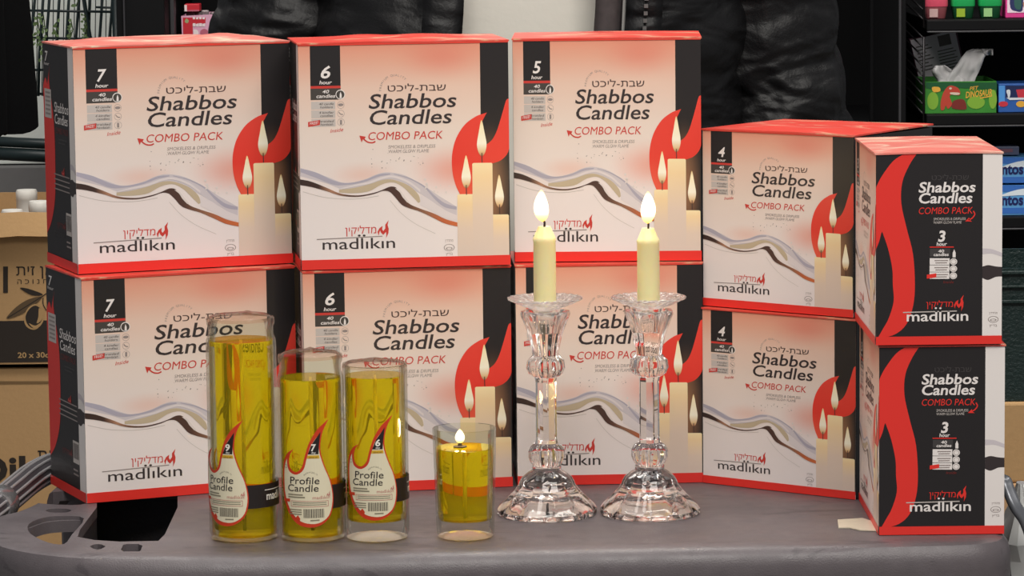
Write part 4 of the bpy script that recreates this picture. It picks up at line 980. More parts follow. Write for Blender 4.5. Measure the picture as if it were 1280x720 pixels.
part_box('side_panel', (xl, yb-0.1, 0), (xm, yb+0.35, 1.75), M_SHELF, t); part_box('back_panel', (xm, yb+0.30, 0), (xr, yb+0.33, 1.75), M_SHELF, t); part_box('upright', (xm+0.0005, yb-0.03, 0), (xm+0.006, yb, 1.75), M_SHELFE, t); part_box('upright', (at(155, 30, YL-0.1).x, yb-0.108, 0), (at(157, 30, YL-0.1).x, yb-0.1005, 1.75), M_SHELFE, t)
for z in (zs, zs-0.3, zs+0.28): part_box('shelf_board', (xm+0.0065, yb-0.02, z-0.02), (xr, yb+0.2995, z), M_SHELF, t)
YT = YL-0.0
B0 = at(250, 45, YT)
t = thing('display_tray', 'pink and red strawberry printed tray on the left shelf', 'tray', (B0.x, B0.y, zs+0.0005)); O = Vector(t.location)
def AT(px, py, Y=YT): q = at(px, py, Y)-O; return (q.x, q.z)
bm = bmesh.new(); uvl = bm.loops.layers.uv.new('UVMap'); MP = mat('tray_pink', (214, 160, 184), 0.5); slots = [MP]
fr = [AT(226.5, 20), (AT(227.5, 46)[0], 0), (AT(270, 46)[0], 0), AT(276, 17.5)]
dp = 0.09; th = 0.002
Fv = [[bm.verts.new((x, y, z)) for x, z in fr] for y in (0, th, dp-th, dp)]
for a, b_ in ((0, 1), (2, 3)):
    for i in range(4): bm.faces.new((Fv[a][i], Fv[a][(i+1) % 4], Fv[b_][(i+1) % 4], Fv[b_][i]))
    bm.faces.new(Fv[a]); bm.faces.new(Fv[b_][::-1])
for i in (0, 1, 2): bm.faces.new((Fv[1][i], Fv[1][i+1], Fv[2][i+1], Fv[2][i]))
p = Print(); LR = mat('tray_red', (190, 28, 44), 0.5); LW = mat('tray_white', (230, 214, 214), 0.5); LGn = mat('tray_green', (150, 160, 110), 0.5); LGy = mat('tray_grey', (150, 160, 164), 0.5); LDk = mat('tray_dark_pink', (178, 92, 112), 0.5)
p.poly([AT(*q) for q in ((228.5, 22), (229, 44), (241, 44), (241, 30), (257, 29), (257, 22))], LR, 1)
p.poly([AT(*q) for q in sm([(233, 23), (236, 26), (234, 29), (231, 27)], 4, True)], LGn, 2); p.poly([AT(*q) for q in ((266, 24), (273, 23), (272, 28), (266, 28))], LGy, 2)
for k in range(4): p.poly([AT(*q) for q in ((241+k*4, 21+k % 2), (244+k*4, 21), (244+k*4, 24), (241+k*4, 24))], LW, 3); p.poly([AT(*q) for q in ((241+k*4, 29+k % 2), (244.4+k*4, 29), (244.4+k*4, 33), (241+k*4, 33))], LW, 3)
p.poly([AT(*q) for q in sm([(251, 38), (256, 36), (260, 39), (258, 44), (254, 45), (250.5, 43)], 4, True)], LDk, 2); p.poly([AT(*q) for q in sm([(242, 37), (247, 38), (248, 43), (243, 44)], 4, True)], LW, 2)
p.stamp(bm, uvl, slots, lambda u, v, k: Vector((u, -0.0003-k, v)))
done('tray_body', bm, slots, t, recalc=False)
M_SACH = mat('silver_sachet', (128, 116, 118), 0.3, 0.3)
for k, (px, py, a, lab) in enumerate(((238, 15, 0.2, 'grey sachet in the pink tray under the red packet'), (246, 15, -0.3, 'grey sachet in the middle of the pink tray'), (255, 12.5, 0.1, 'grey sachet standing highest in the pink tray'), (266, 15.5, 0.25, 'grey sachet at the right end of the pink tray'))):
    q = at(px, py, YT+0.03); hh = q.z-zs-0.004; bm = bmesh.new()
    add_box(bm, (-0.0055, -0.004, 0), (0.0055, 0.004, hh), 0, 0.002)
    o = tag(done('sachet', bm, M_SACH), lab, 'packet', 'sachets in the pink tray'); o.location = (q.x, q.y+0.008*k, zs+0.0035); o.rotation_euler = (0, 0, a)
q = at(239, 14.5, YT+0.012); t = thing('candy_packet', 'small red packet with white end lying on top of the pink tray', 'packet', (q.x, q.y, q.z))
bm = bmesh.new(); uvl = bm.loops.layers.uv.new('UVMap'); slots = [LR]; add_box(bm, (-0.009, 0, 0), (0.011, 0.03, 0.0098), 0, 0.001); bmesh.ops.recalc_face_normals(bm, faces=bm.faces[:])
Print().rect(-0.0088, 0.0005, -0.0055, 0.0088, LW, 1).rect(-0.0055, 0.0004, 0.0105, 0.0022, LDk, 1).stamp(bm, uvl, slots, lambda u, v, k: Vector((u, -0.0003-k, v))); done('packet_body', bm, slots, t, recalc=False)

# ------------------------------------------------------------------ right shelf unit with sweets and toys
YR = 4.55; yr = YR-OY
t = thing('shelf_unit', 'black candy shelf unit at right behind the black cartons', 'shelf', (at(1210, 150, YR).x, yr, 0)); SH = t
xa = at(1123, 100, YR).x; xb = at(1157, 100, YR).x; xc = at(1420, 100, YR).x
z1 = at(1200, 24, YR).z; z2 = at(1200, 142, YR).z; z3 = at(1264, 270, YR).z
for z in (z1, z2, z3, z3-0.42):
    part_box('shelf_board', (xb, yr-0.01, z-0.012), (xc, yr+0.35, z), M_SHELF, t)
    part_box('price_rail', (xb, yr-0.014, z-0.0135), (xc, yr-0.0105, z-0.0005), M_SHELFE if False else M_SHELF, t)
    part_box('rail_lip', (xb, yr-0.018, z-0.016), (xc, yr-0.0105, z-0.0137), M_SHELFE, t)
part_box('back_panel', (xa, yr+0.352, 0), (xc, yr+0.37, 1.9), M_SHELF, t)
part_box('upright', (xa-0.0015, yr-0.02, 0), (xa+0.0015, yr-0.012, 1.9), M_SHELFE, t)
part_box('side_panel', (xa+0.0035, yr+0.02, 0), (xa+0.012, yr+0.351, 1.9), M_SHELF, t)
bm = bmesh.new(); Ot = Vector(t.location); M_BW = mat('black_wire', (40, 38, 40), 0.35, 0.5)
for z in (z1, z2):
    for k in range(9):
        z_ = z+0.012*k; add_tube(bm, [Vector((xb-0.003, yr-0.005, z_))-Ot, Vector((xb-0.014, yr+0.16, z_+0.02))-Ot, Vector((xb-0.02, yr+0.33, z_+0.03))-Ot], 0.0012, 6)
    add_tube(bm, [Vector((xb-0.003, yr-0.006, z-0.01))-Ot, Vector((xb-0.003, yr-0.006, z+0.098))-Ot], 0.0016, 8)
done('wire_divider', bm, M_BW, t, smooth=True)
# tubs on the top shelf
def tub(px0, px1, colA, colB, lab, label_col=None):
    a = at(px0, 20, YR-0.0).x; b = at(px1, 20, YR).x; w_ = b-a; t = thing('candy_tub', lab, 'tub', ((a+b)/2, yr+0.022, z1+0.0004), 0, 'plastic candy tubs on the top shelf')
    sq = lambda h, k, dz: [(math.copysign(abs(math.cos(2*PI*i/32))**0.45, math.cos(2*PI*i/32))*h, math.copysign(abs(math.sin(2*PI*i/32))**0.45, math.sin(2*PI*i/32))*h*0.8, dz) for i in range(32)]
    def loft(nm, lv, m, mats2=None):
        bm = bmesh.new(); rs = [[bm.verts.new(q) for q in sq(h, 0, z)] for h, z in lv]
        for A_, B_ in zip(rs, rs[1:]):
            for i in range(32): bm.faces.new((A_[i], A_[(i+1) % 32], B_[(i+1) % 32], B_[i]))
        bm.faces.new(rs[0][::-1]); bm.faces.new(rs[-1]); return done(nm, bm, m, t, smooth=40)
    loft('tub_body', [(w_*0.38, 0), (w_*0.40, 0.001), (w_*0.47, 0.0150)], colB); loft('tub_lid', [(w_*0.49, 0.0152), (w_*0.5, 0.0165), (w_*0.49, 0.03), (w_*0.44, 0.036)], colA)
    if label_col:
        bm = bmesh.new(); add_box(bm, (-w_*0.3, -w_*0.372-0.0012, 0.002), (w_*0.05, -w_*0.345, 0.0125)); done('tub_label', bm, label_col, t)
GA = mat('tub_green', (32, 160, 84), 0.25); GB = mat('tub_dark_green', (22, 74, 44), 0.3)
tub(1157, 1187, mat('tub_pink', (214, 80, 104), 0.25), mat('tub_pink_low', (140, 74, 80), 0.4), 'pink lidded candy tub at the left of the top shelf', mat('tub_label', (196, 160, 158), 0.5))
tub(1191, 1221, GA, GB, 'green candy tub next to the pink lidded tub', mat('tub_yellow', (150, 176, 44), 0.4)); tub(1225, 1255, GA, GB, 'green candy tub beside the pink picture box', mat('tub_lime', (150, 196, 130), 0.4))
def print_box(name, px0, px1, py0, py1, Y, dep, base, label, cat, body, prints, group=None):
    a = at(px0, py1, Y); b = at(px1, py0, Y); zb_ = a.z if base is None else base
    t = thing(name, label, cat, ((a.x+b.x)/2, a.y, zb_), 0, group); O = Vector(t.location)
    bm = bmesh.new(); uvl = bm.loops.layers.uv.new('UVMap'); slots = [body]
    add_box(bm, Vector((a.x, a.y, zb_))-O, Vector((b.x, a.y+dep, b.z))-O, 0, 0.0008); bmesh.ops.recalc_face_normals(bm, faces=bm.faces[:])
    f = lambda px, py: ((at(px, py, Y).x-O.x), at(px, py, Y).z-O.z)
    p = Print(); prints(p, f); p.stamp(bm, uvl, slots, lambda u, v, k: Vector((u, -0.0003-k, v)))
    done('printed_box', bm, slots, t, recalc=False); return t
MK = mat('toy_pink', (216, 62, 140), 0.4); MKW = mat('toy_white', (236, 214, 226), 0.4); MKB = mat('toy_navy', (40, 46, 92), 0.4); MKG = mat('toy_teal', (48, 92, 84), 0.4); MKO = mat('toy_tan', (196, 140, 110), 0.4)
def pk(p, f):
    p.poly([f(*q) for q in ((1259, -6), (1312, -6), (1312, 15), (1259, 16))], MKW, 1); p.poly([f(*q) for q in sm([(1262, -6), (1263, 10), (1270, 14), (1278, 13), (1279, -6)], 3)], MKB, 2)
    p.poly([f(*q) for q in sm([(1268, -2), (1276, -3), (1276, 11), (1269, 10)], 3, True)], MKG, 3); p.poly([f(*q) for q in sm([(1279, 3), (1286, 2), (1284, 12), (1280, 10)], 3, True)], MKO, 3)
print_box('toy_box', 1257, 1315, -22, 20, YR+0.012, 0.05, z1+0.0004, 'pink box with a white framed picture on the top shelf', 'box', MK, pk)
# green dinosaur display box with tissue
MG = mat('dino_green', (54, 132, 44), 0.4, var=0.25, vscale=60); MGL = mat('dino_lime', (126, 172, 54), 0.4); MGD = mat('dino_dark_green', (22, 84, 44), 0.4); MDR = mat('dino_red', (186, 66, 48), 0.4); MDY = mat('dino_yellow', (226, 170, 62), 0.4); MDW = mat('dino_cream', (214, 196, 176), 0.4); MDR2 = mat('dino_maroon', (120, 40, 34), 0.4)
a = at(1157, 138, YR); b = at(1246, 102, YR); t = thing('dinosaur_box', 'green display box with a red dinosaur picture on the second shelf', 'box', ((a.x+b.x)/2, yr+0.004, z2+0.0004)); DB = t; O = Vector(t.location)
bm = bmesh.new(); uvl = bm.loops.layers.uv.new('UVMap'); slots = [MG]; hw = (b.x-a.x)/2; dh = b.z-z2; dpt = 0.11; th = 0.0015
for lo, hi in (((-hw, 0, 0), (hw, th, dh)), ((-hw, dpt-th, 0), (hw, dpt, dh)), ((-hw, th, 0), (-hw+th, dpt-th, dh)), ((hw-th, th, 0), (hw, dpt-th, dh)), ((-hw+th, th, 0), (hw-th, dpt-th, th))): add_box(bm, lo, hi)
bmesh.ops.recalc_face_normals(bm, faces=bm.faces[:])
f = lambda px, py: ((at(px, py, YR+0.004)-O).x, (at(px, py, YR+0.004)-O).z)
p = Print()
p.poly([f(*q) for q in ((1157, 103), (1246, 103), (1246, 112), (1200, 110), (1176, 114), (1157, 110))], MGD, 1)
for cx, cy, rx, ry in ((1166, 126, 7, 11), (1220, 128, 11, 8), (1241, 124, 5, 12)): q = f(cx, cy); p.ell(q[0], q[1], rx/980, ry/980, MGL, 2)
p.poly([f(*q) for q in sm([(1190, 135), (1192, 126), (1204, 124), (1208, 132), (1206, 137)], 3, True)], MDR2, 2)
p.poly([f(*q) for q in sm([(1176, 137), (1176, 126), (1180, 114), (1187, 107), (1196, 109), (1200, 114), (1199, 119), (1190, 118), (1187, 121), (1190, 130), (1185, 136), (1182, 132), (1180, 137)], 4, True)], MDR, 3)
p.poly([f(*q) for q in sm([(1188, 115.5), (1199, 116), (1198, 118.5), (1189, 118)], 3, True)], MDW, 4); q = f(1188, 110.5); p.ell(q[0], q[1], 0.0018, 0.0014, MDW, 4, 8)
p.poly([f(*q) for q in sm([(1165, 109), (1174, 109), (1175, 114), (1167, 115)], 3, True)], MDY, 3)
fu = lambda px: f(px, 120)[0]; fv = lambda py: f(1210, py)[1]
p.text('PET', fu(1212), fu(1223), fv(113), 0.0046, MDY, 4, 0.2, 0.012, slope=0.001); p.text('DINOSAUR', fu(1207), fu(1240), fv(122.5), 0.0078, MDY, 4, 0.15, 0.02, slope=0.0035)
p.poly([f(*q) for q in ((1225, 122), (1240, 119), (1240, 120.5), (1225, 123.5))], MDY, 4)
p.stamp(bm, uvl, slots, lambda u, v, k: Vector((u, -0.0003-k, v)))
done('tray_body', bm, slots, t, recalc=False)
# crumpled tissue
M_TIS = mat('white_tissue', (214, 212, 212), 0.7, var=0.08, vscale=60)
q = at(1192, 103, YR+0.03); bm = bmesh.new(); off = Vector((q.x, q.y, z2+0.003))
def sheet(pts, seed):
    n = len(pts); G = []
    for k, (pl_, pr_, py) in enumerate(pts):
        row = []
        for i in range(9):
            px = pl_+(pr_-pl_)*i/8; dy = 0.016*noise.noise((i*0.45+seed, k*0.6, seed)); row.append(bm.verts.new(at(px, py, YR+0.035+dy)-off))
        G.append(row)
    for A_, B_ in zip(G, G[1:]):
        for i in range(8): bm.faces.new((A_[i], A_[i+1], B_[i+1], B_[i]))
sheet([(1169, 1181, 82), (1164, 1190, 88), (1166, 1199, 94), (1170, 1206, 99), (1173, 1206, 104), (1176, 1204, 112), (1178, 1204, 136)], 1.3)
sheet([(1229, 1241, 69), (1216, 1241, 61), (1208, 1236, 64), (1202, 1230, 72), (1196, 1227, 81), (1190, 1224, 89), (1184, 1220, 97), (1181, 1217, 106), (1186, 1212, 136)], 4.1)
o = done('tissue_paper', bm, M_TIS, smooth=True); o.location = off; sd = o.modifiers.new('thickness', 'SOLIDIFY'); sd.thickness = 0.0006
tag(o, 'crumpled white tissue paper sticking out of the green dinosaur box', 'paper')
# leaning grey carton behind it
def leaning():
    q0 = at(1150, 101, YR+0.075); t = thing('leaning_carton', 'pale grey printed carton leaning behind the green dinosaur box', 'box', (q0.x, yr+0.062, z2+0.008), 0); O = Vector(t.location)
    bm = bmesh.new(); uvl = bm.loops.layers.uv.new('UVMap'); slots = [mat('grey_printed_carton', (206, 200, 206), 0.5), mat('plum_edge', (84, 46, 64), 0.5)]
    w_, h_, d_ = 0.062, 0.082, 0.014; Mx = Matrix.Rotation(-0.22, 4, 'Y')
    add_box(bm, (0, 0, 0), (w_, d_, h_), 1, 0.0008, Mx); bmesh.ops.recalc_face_normals(bm, faces=bm.faces[:])
    p = Print(); p.rect(0.001, 0.003, w_-0.002, h_-0.001, slots[0], 1)
    for k in range(8): p.rect(0.006, 0.038+0.0045*k, 0.026-0.004*(k % 3), 0.0395+0.0045*k, M_GREYTAG, 2); p.rect(0.032, 0.03+0.004*k, 0.056-0.003*(k % 2), 0.0312+0.004*k, M_GREYTAG, 2)
    p.rect(0.036, 0.064, 0.052, 0.078, M_GREYTAG, 2)
    p.stamp(bm, uvl, slots, lambda u, v, k: Mx @ Vector((u, -0.0003-k, v))); done('carton_body', bm, slots, t, recalc=False); t.location.x += 0.009; t.location.y = yr+0.118
leaning()
MB_ = mat('toy_blue', (44, 92, 168), 0.4, var=0.25, vscale=50); MBD = mat('toy_dark_blue', (28, 40, 84), 0.35); MBR = mat('toy_red', (200, 50, 66), 0.4); MBW = mat('toy_pale', (214, 218, 226), 0.4); MBL = mat('toy_light_blue', (80, 150, 220), 0.4)
def pb_(p, f):
    p.poly([f(*q) for q in ((1248.5, 107), (1256, 107), (1256, 128), (1248.5, 134))], MBL, 1); p.poly([f(*q) for q in ((1257, 107), (1306, 107), (1306, 123), (1257, 122))], MBD, 1)
    p.poly([f(*q) for q in ((1270, 112), (1300, 110), (1300, 123), (1273, 124))], MBR, 2); p.poly([f(*q) for q in sm([(1258, 113), (1262, 112), (1263, 117), (1261, 123), (1259, 118)], 3, True)], MBW, 2)
    q = f(1254, 130); p.ell(q[0], q[1], 0.006, 0.0035, MBR, 2); q = f(1276, 130); p.ell(q[0], q[1], 0.006, 0.004, MDY, 2)
    p.poly([f(*q) for q in ((1258, 122), (1300, 122), (1300, 124), (1262, 125))], MBW, 3)
print_box('toy_box', 1248, 1320, 104, 138, YR+0.006, 0.06, z2+0.0004, 'blue box with a red packet picture right of the green dinosaur box', 'box', MB_, pb_)
# blue sweet packs
MM = mat('pack_blue', (96, 160, 216), 0.3, var=0.2, vscale=40); MMD = mat('pack_navy', (26, 32, 92), 0.35); MMW = mat('pack_white', (222, 232, 240), 0.3); MML = mat('pack_mid_blue', (58, 110, 190), 0.3)
def mentos(y0_, y1_, base, lab, dyy):
    def pr_(p, f):
        p.poly([f(*q) for q in sm([(1236, y0_+4), (1262, y0_+9), (1290, y0_+1), (1310, y0_+6), (1310, y0_+1), (1236, y0_+1)], 3, True)], MML, 1)
        p.poly([f(*q) for q in sm([(1250, y0_+14), (1272, y0_+6), (1300, y0_+4), (1300, y0_+12), (1272, y0_+13)], 3, True)], MMW, 2)
        p.poly([f(*q) for q in ((1236, y1_-8), (1316, y1_-9), (1316, y1_-1), (1236, y1_-1))], MML, 1)
        p.text('mentos', f(1234, 0)[0], f(1280.5, 0)[0], f(1260, y1_-12)[1], 0.0135, MMD, 3, 0.0, 0.035)
    return print_box('candy_pack', 1215, 1318, y0_, y1_, YR+dyy, 0.07, base, lab, 'packet', MM, pr_, 'blue candy packs on the third shelf')
zmid = at(1264, 230, YR).z
mentos(231, 268, z3+0.0004, 'blue candy pack lying at the bottom of two on the third shelf', 0.004); mentos(196, 229.5, zmid+0.0006, 'blue candy pack stacked on top of another on the third shelf', 0.006)
zm2 = at(1264, 196, YR+0.006).z+0.001
print_box('candy_pack', 1230, 1274, 183, 196, YR+0.02, 0.05, zm2, 'dull grey blue pack lying on the two blue candy packs', 'packet', mat('dull_pack', (70, 76, 100), 0.4, var=0.3, vscale=60), lambda p, f: p.poly([f(*q) for q in ((1250, 186), (1266, 186), (1266, 190), (1250, 191))], mat('dull_pack_red', (110, 70, 84), 0.4), 1))
# purple packet on a low shelf between person and post
t = thing('shelf_unit', 'black shelf far behind the person holding one purple packet', 'shelf', (at(1080, 200, 5.0).x, 2.0, 0)); z5 = at(1110, 150, 5.0).z
part_box('shelf_board', (at(1000, 150, 5.0).x, 2.0, z5-0.015), (at(1128, 150, 5.0).x, 2.3, z5), M_SHELF, t); part_box('back_panel', (at(1000, 150, 5.0).x, 2.301, 0), (at(1128, 150, 5.0).x, 2.32, 1.8), M_SHELF, t)
for px in (1001, 1126): part_box('upright', (at(px, 150, 5.0).x, 2.0, 0), (at(px, 150, 5.0).x+0.002, 2.3, 1.8), M_SHELF, t)
def pp(p, f):
    p.poly([f(*q) for q in ((1101, 130), (1108, 129), (1119, 133), (1119, 141), (1104, 142))], mat('packet_orange', (168, 104, 70), 0.5), 1)
    p.poly([f(*q) for q in ((1112, 121), (1120, 118), (1120, 128), (1112, 130))], M_PALE, 2)
print_box('snack_packet', 1101, 1121, 120, 150, 5.01, 0.02, z5+0.0004, 'small purple and orange packet on the far shelf beside the post', 'packet', mat('packet_purple', (104, 42, 120), 0.4), pp)
# dark green crate and brown cartons at the right edge
MCR = mat('crate_green', (20, 40, 38), 0.45, bump=0.6, bscale=260, var=0.3, vscale=120)
YQ = 3.95; a = at(1215, 502, YQ); b = at(1400, 334, YQ)
t = thing('plastic_crate', 'dark green plastic crate standing on a brown carton at the right edge', 'crate', (b.x-0.1, a.y, a.z)); O = Vector(t.location)
bm = bmesh.new(); th = 0.006
for lo, hi in (((a.x, a.y, a.z), (b.x, a.y+th, b.z)), ((a.x, a.y+0.2-th, a.z), (b.x, a.y+0.2, b.z)), ((a.x, a.y+th, a.z), (a.x+th, a.y+0.2-th, b.z)), ((b.x-th, a.y+th, a.z), (b.x, a.y+0.2-th, b.z)), ((a.x+th, a.y+th, a.z), (b.x-th, a.y+0.2-th, a.z+th))): add_box(bm, Vector(lo)-O, Vector(hi)-O)
done('crate_body', bm, MCR, t)
for py, hh in ((338, 0.004), (356, 0.003), (374, 0.004)):
    z = at(1264, py, YQ).z; bm = bmesh.new(); add_box(bm, Vector((a.x-0.002, a.y-0.006, z-hh))-O, Vector((b.x, a.y-0.0003, z))-O, 0, 0.001); done('rim', bm, MCR, t)
zq = a.z-0.0006; z6 = at(1264, 602, YQ).z
for k, (zt_, zb_, lab) in enumerate(((zq, z6, 'brown cardboard carton under the dark green crate'), (z6-0.0006, z6-0.27, 'paler brown carton below another at the right edge'), (z6-0.2706, 0.0005, 'brown carton on the floor at the right, bottom of its stack'))):
    t = thing('brown_carton', lab, 'box', (b.x-0.1, a.y, zb_), 0, 'brown cartons stacked at the right edge'); O = Vector(t.location)
    bm = bmesh.new(); add_box(bm, Vector((a.x-0.003, a.y-0.008-0.004*k, zb_))-O, Vector((b.x, a.y+0.24, zt_))-O, 0, 0.003); done('carton_body', bm, M_CARD if k != 1 else mat('cardboard_light', (186, 148, 108), 0.85), t)
    bm = bmesh.new(); xt = (a.x+b.x)/2+0.05; add_box(bm, Vector((xt-0.02, a.y-0.0088-0.004*k, zb_+0.01))-O, Vector((xt+0.02, a.y-0.0083-0.004*k, zt_-0.001))-O); done('tape_strip', bm, mat('brown_tape', (150, 110, 66), 0.35), t)
# crumpled clear wrap at the right end of the cart
M_WRAP = mat('white_plastic_wrap', (222, 222, 220), 0.16, 0.0, 0.8)
_wb = M_WRAP.node_tree.nodes['Principled BSDF']; _wb.inputs['Transmission Weight'].default_value = 0.35; _wb.inputs['Roughness'].default_value = 0.2
bm = bmesh.new(); G = []
c0 = Vector((0.3905, -0.09, TZ-0.085))
for k in range(22):
    row = []
    for i in range(26):
        th = 2*PI*i/26; z = 0.105-0.30*k/21; r = (0.006+0.034*math.sin(min(1, k/6)*PI/2))*(1+0.55*noise.noise((math.cos(th)*2.2, math.sin(th)*2.2, z*38)))
        row.append(bm.verts.new((0.026+r*math.cos(th)*0.75+0.045*k/21, r*math.sin(th)*1.5, z)))
    G.append(row)
for A_, B_ in zip(G, G[1:]):
    for i in range(26): bm.faces.new((A_[i], A_[(i+1) % 26], B_[(i+1) % 26], B_[i]))
bm.faces.new(G[0]); bm.faces.new(G[-1][::-1])
o = done('plastic_wrap', bm, M_WRAP, smooth=25); o.location = c0; tag(o, 'crumpled white plastic wrap hanging at the right end of the cart', 'wrap')
M_STRAP = mat('grey_strap', (120, 122, 128), 0.3, 0.4)
bm = bmesh.new(); pts = [at(*q) for q in ((1252, 598, 2.86), (1257, 602, 2.85), (1262, 616, 2.845), (1270, 634, 2.84), (1282, 652, 2.84), (1292, 680, 2.84))]; pts = [Vector(q) for q in sm([tuple(v) for v in pts], 5)]
add_tube(bm, pts, 0.0042, 12, mod=lambda a, k: 0.6+0.7*abs(math.cos(a))); o = done('cord_strap', bm, M_STRAP, smooth=True)
tag(o, 'grey strap running over the white plastic wrap at far right', 'strap')

# ------------------------------------------------------------------ the person behind the cart
PX, PY = 0.018, 0.50           # feet centre
t = thing('person', 'person in open black puffer jacket over a white shirt, standing behind the cart', 'person', (PX, PY, 0)); PER = t
M_SKIN = mat('skin', (206, 160, 134), 0.5); M_JKT = mat('black_puffer', (12, 11, 13), 0.5, spec=0.38); M_SHIRT = mat('white_shirt', (226, 221, 210), 0.8, bump=0.15, bscale=120); M_TRS = mat('black_trousers', (22, 22, 26), 0.8); M_SHOE = mat('black_shoe', (14, 14, 15), 0.4); M_HAIR = mat('dark_hair', (38, 28, 22), 0.7, bump=0.5, bscale=200)
def skin(nm, joints, bones, m, parent, lv=2):
    me = bpy.data.meshes.new(nm); keys = list(joints); me.from_pydata([joints[k][0] for k in keys], [(keys.index(a), keys.index(b)) for a, b in bones], [])
    o = link(nm, me); o.modifiers.new('skin', 'SKIN'); s_ = o.modifiers.new('sub', 'SUBSURF'); s_.levels = s_.render_levels = lv
    sv = me.skin_vertices[0].data
    for i, k in enumerate(keys):
        r = joints[k][1]; sv[i].radius = (r, r) if not isinstance(r, tuple) else r; sv[i].use_root = (i == 0)
    bpy.context.view_layer.update()
    m2 = bpy.data.meshes.new_from_object(o.evaluated_get(bpy.context.evaluated_depsgraph_get())); bpy.data.objects.remove(o)
    m2.materials.clear(); m2.materials.append(m)
    for p_ in m2.polygons: p_.use_smooth = True; p_.material_index = 0
    return link(nm, m2, parent)
J = {'pelvis': ((0, 0, 0.93), (0.15, 0.105)), 'waist': ((0, 0, 1.08), (0.135, 0.095)), 'chest': ((0, 0, 1.28), (0.155, 0.105)), 'neck0': ((0, 0.01, 1.43), (0.06, 0.06)), 'neck': ((0, 0.0, 1.50), (0.052, 0.052)), 'jaw': ((0, -0.025, 1.565), (0.058, 0.062)), 'face': ((0, -0.012, 1.635), (0.07, 0.085)), 'crown': ((0, 0.0, 1.705), (0.068, 0.085)), 'nose': ((0, -0.10, 1.62), (0.011, 0.011)), 'nosetip': ((0, -0.122, 1.607), (0.009, 0.009))}
Bn = [('pelvis', 'waist'), ('waist', 'chest'), ('chest', 'neck0'), ('neck0', 'neck'), ('neck', 'jaw'), ('jaw', 'face'), ('face', 'crown'), ('face', 'nose'), ('nose', 'nosetip')]
for s_, sd in ((-1, 'a'), (1, 'b')):
    ja = {'sh': ((s_*0.165, 0.0, 1.385), 0.050), 'el': ((s_*0.245, 0.02, 1.11), 0.042), 'wr': ((s_*0.245, -0.06, 0.87), 0.029), 'pa': ((s_*0.24, -0.08, 0.80), (0.040, 0.017)), 'hip': ((s_*0.095, 0, 0.88), 0.09), 'kn': ((s_*0.105, -0.01, 0.49), 0.058), 'an': ((s_*0.11, 0.01, 0.09), 0.042), 'toe': ((s_*0.125, -0.15, 0.035), (0.042, 0.028)), 'ear': ((s_*0.08, 0.0, 1.63), (0.01, 0.02))}
    for k, v in ja.items(): J[k+sd] = v
    Bn += [('chest', 'sh'+sd), ('sh'+sd, 'el'+sd), ('el'+sd, 'wr'+sd), ('wr'+sd, 'pa'+sd), ('pelvis', 'hip'+sd), ('hip'+sd, 'kn'+sd), ('kn'+sd, 'an'+sd), ('an'+sd, 'toe'+sd), ('face', 'ear'+sd)]
    for fi, (oy, L) in enumerate(((-0.036, 0.072), (-0.013, 0.082), (0.011, 0.076), (0.033, 0.060))):
        x = s_*0.24; y = -0.085+oy; z = 0.765
        J['k%d%s' % (fi, sd)] = ((x, y, z), 0.0095); J['m%d%s' % (fi, sd)] = ((x-s_*0.008, y-0.004, z-L*0.5), 0.0085); J['t%d%s' % (fi, sd)] = ((x-s_*0.024, y-0.006, z-L*0.9), 0.0075)
        Bn += [('pa'+sd, 'k%d%s' % (fi, sd)), ('k%d%s' % (fi, sd), 'm%d%s' % (fi, sd)), ('m%d%s' % (fi, sd), 't%d%s' % (fi, sd))]
    J['th1'+sd] = ((s_*0.225, -0.125, 0.80), 0.011); J['th2'+sd] = ((s_*0.212, -0.143, 0.765), 0.009); Bn += [('pa'+sd, 'th1'+sd), ('th1'+sd, 'th2'+sd)]
body = skin('body', J, Bn, M_SKIN, t)
for s_ in (-1, 1):
    bm = bmesh.new(); bmesh.ops.create_uvsphere(bm, u_segments=16, v_segments=10, radius=0.0105, matrix=Matrix.Translation((s_*0.030, -0.0740, 1.645))); done('eye', bm, mat('eye_white', (230, 226, 222), 0.2), t, smooth=True)
    bm = bmesh.new(); bmesh.ops.create_uvsphere(bm, u_segments=12, v_segments=8, radius=0.0058, matrix=Matrix.Translation((s_*0.030, -0.0795, 1.645))); done('iris', bm, mat('iris_brown', (52, 34, 24), 0.2), t, smooth=True)
for s_ in (-1, 1):
    bm = bmesh.new(); add_tube(bm, [(s_*0.016, -0.088, 1.664), (s_*0.03, -0.087, 1.669), (s_*0.046, -0.076, 1.664)], [0.002, 0.0034, 0.0015], 8); done('eyebrow', bm, M_HAIR, t, smooth=True)
bm = bmesh.new(); add_tube(bm, [(-0.026, -0.082, 1.572), (0, -0.089, 1.568), (0.026, -0.082, 1.572)], [0.003, 0.0065, 0.003], 10); done('mouth', bm, mat('lips', (168, 98, 88), 0.5), t, smooth=True)
bm = bmesh.new(); bmesh.ops.create_uvsphere(bm, u_segments=32, v_segments=20, radius=1.0)
bmesh.ops.delete(bm, geom=[v for v in bm.verts if v.co.z < -0.15-0.35*(v.co.y) or (v.co.y < -0.5 and v.co.z < 0.55)], context='VERTS')
for v in bm.verts: v.co = Vector((v.co.x*0.088, v.co.y*0.106+0.004, 1.665+v.co.z*0.098))*1.0+Vector((0, 0, 0.003*noise.noise(v.co*9)))
o = done('hair', bm, M_HAIR, t, smooth=True); o.modifiers.new('thickness', 'SOLIDIFY').thickness = 0.01
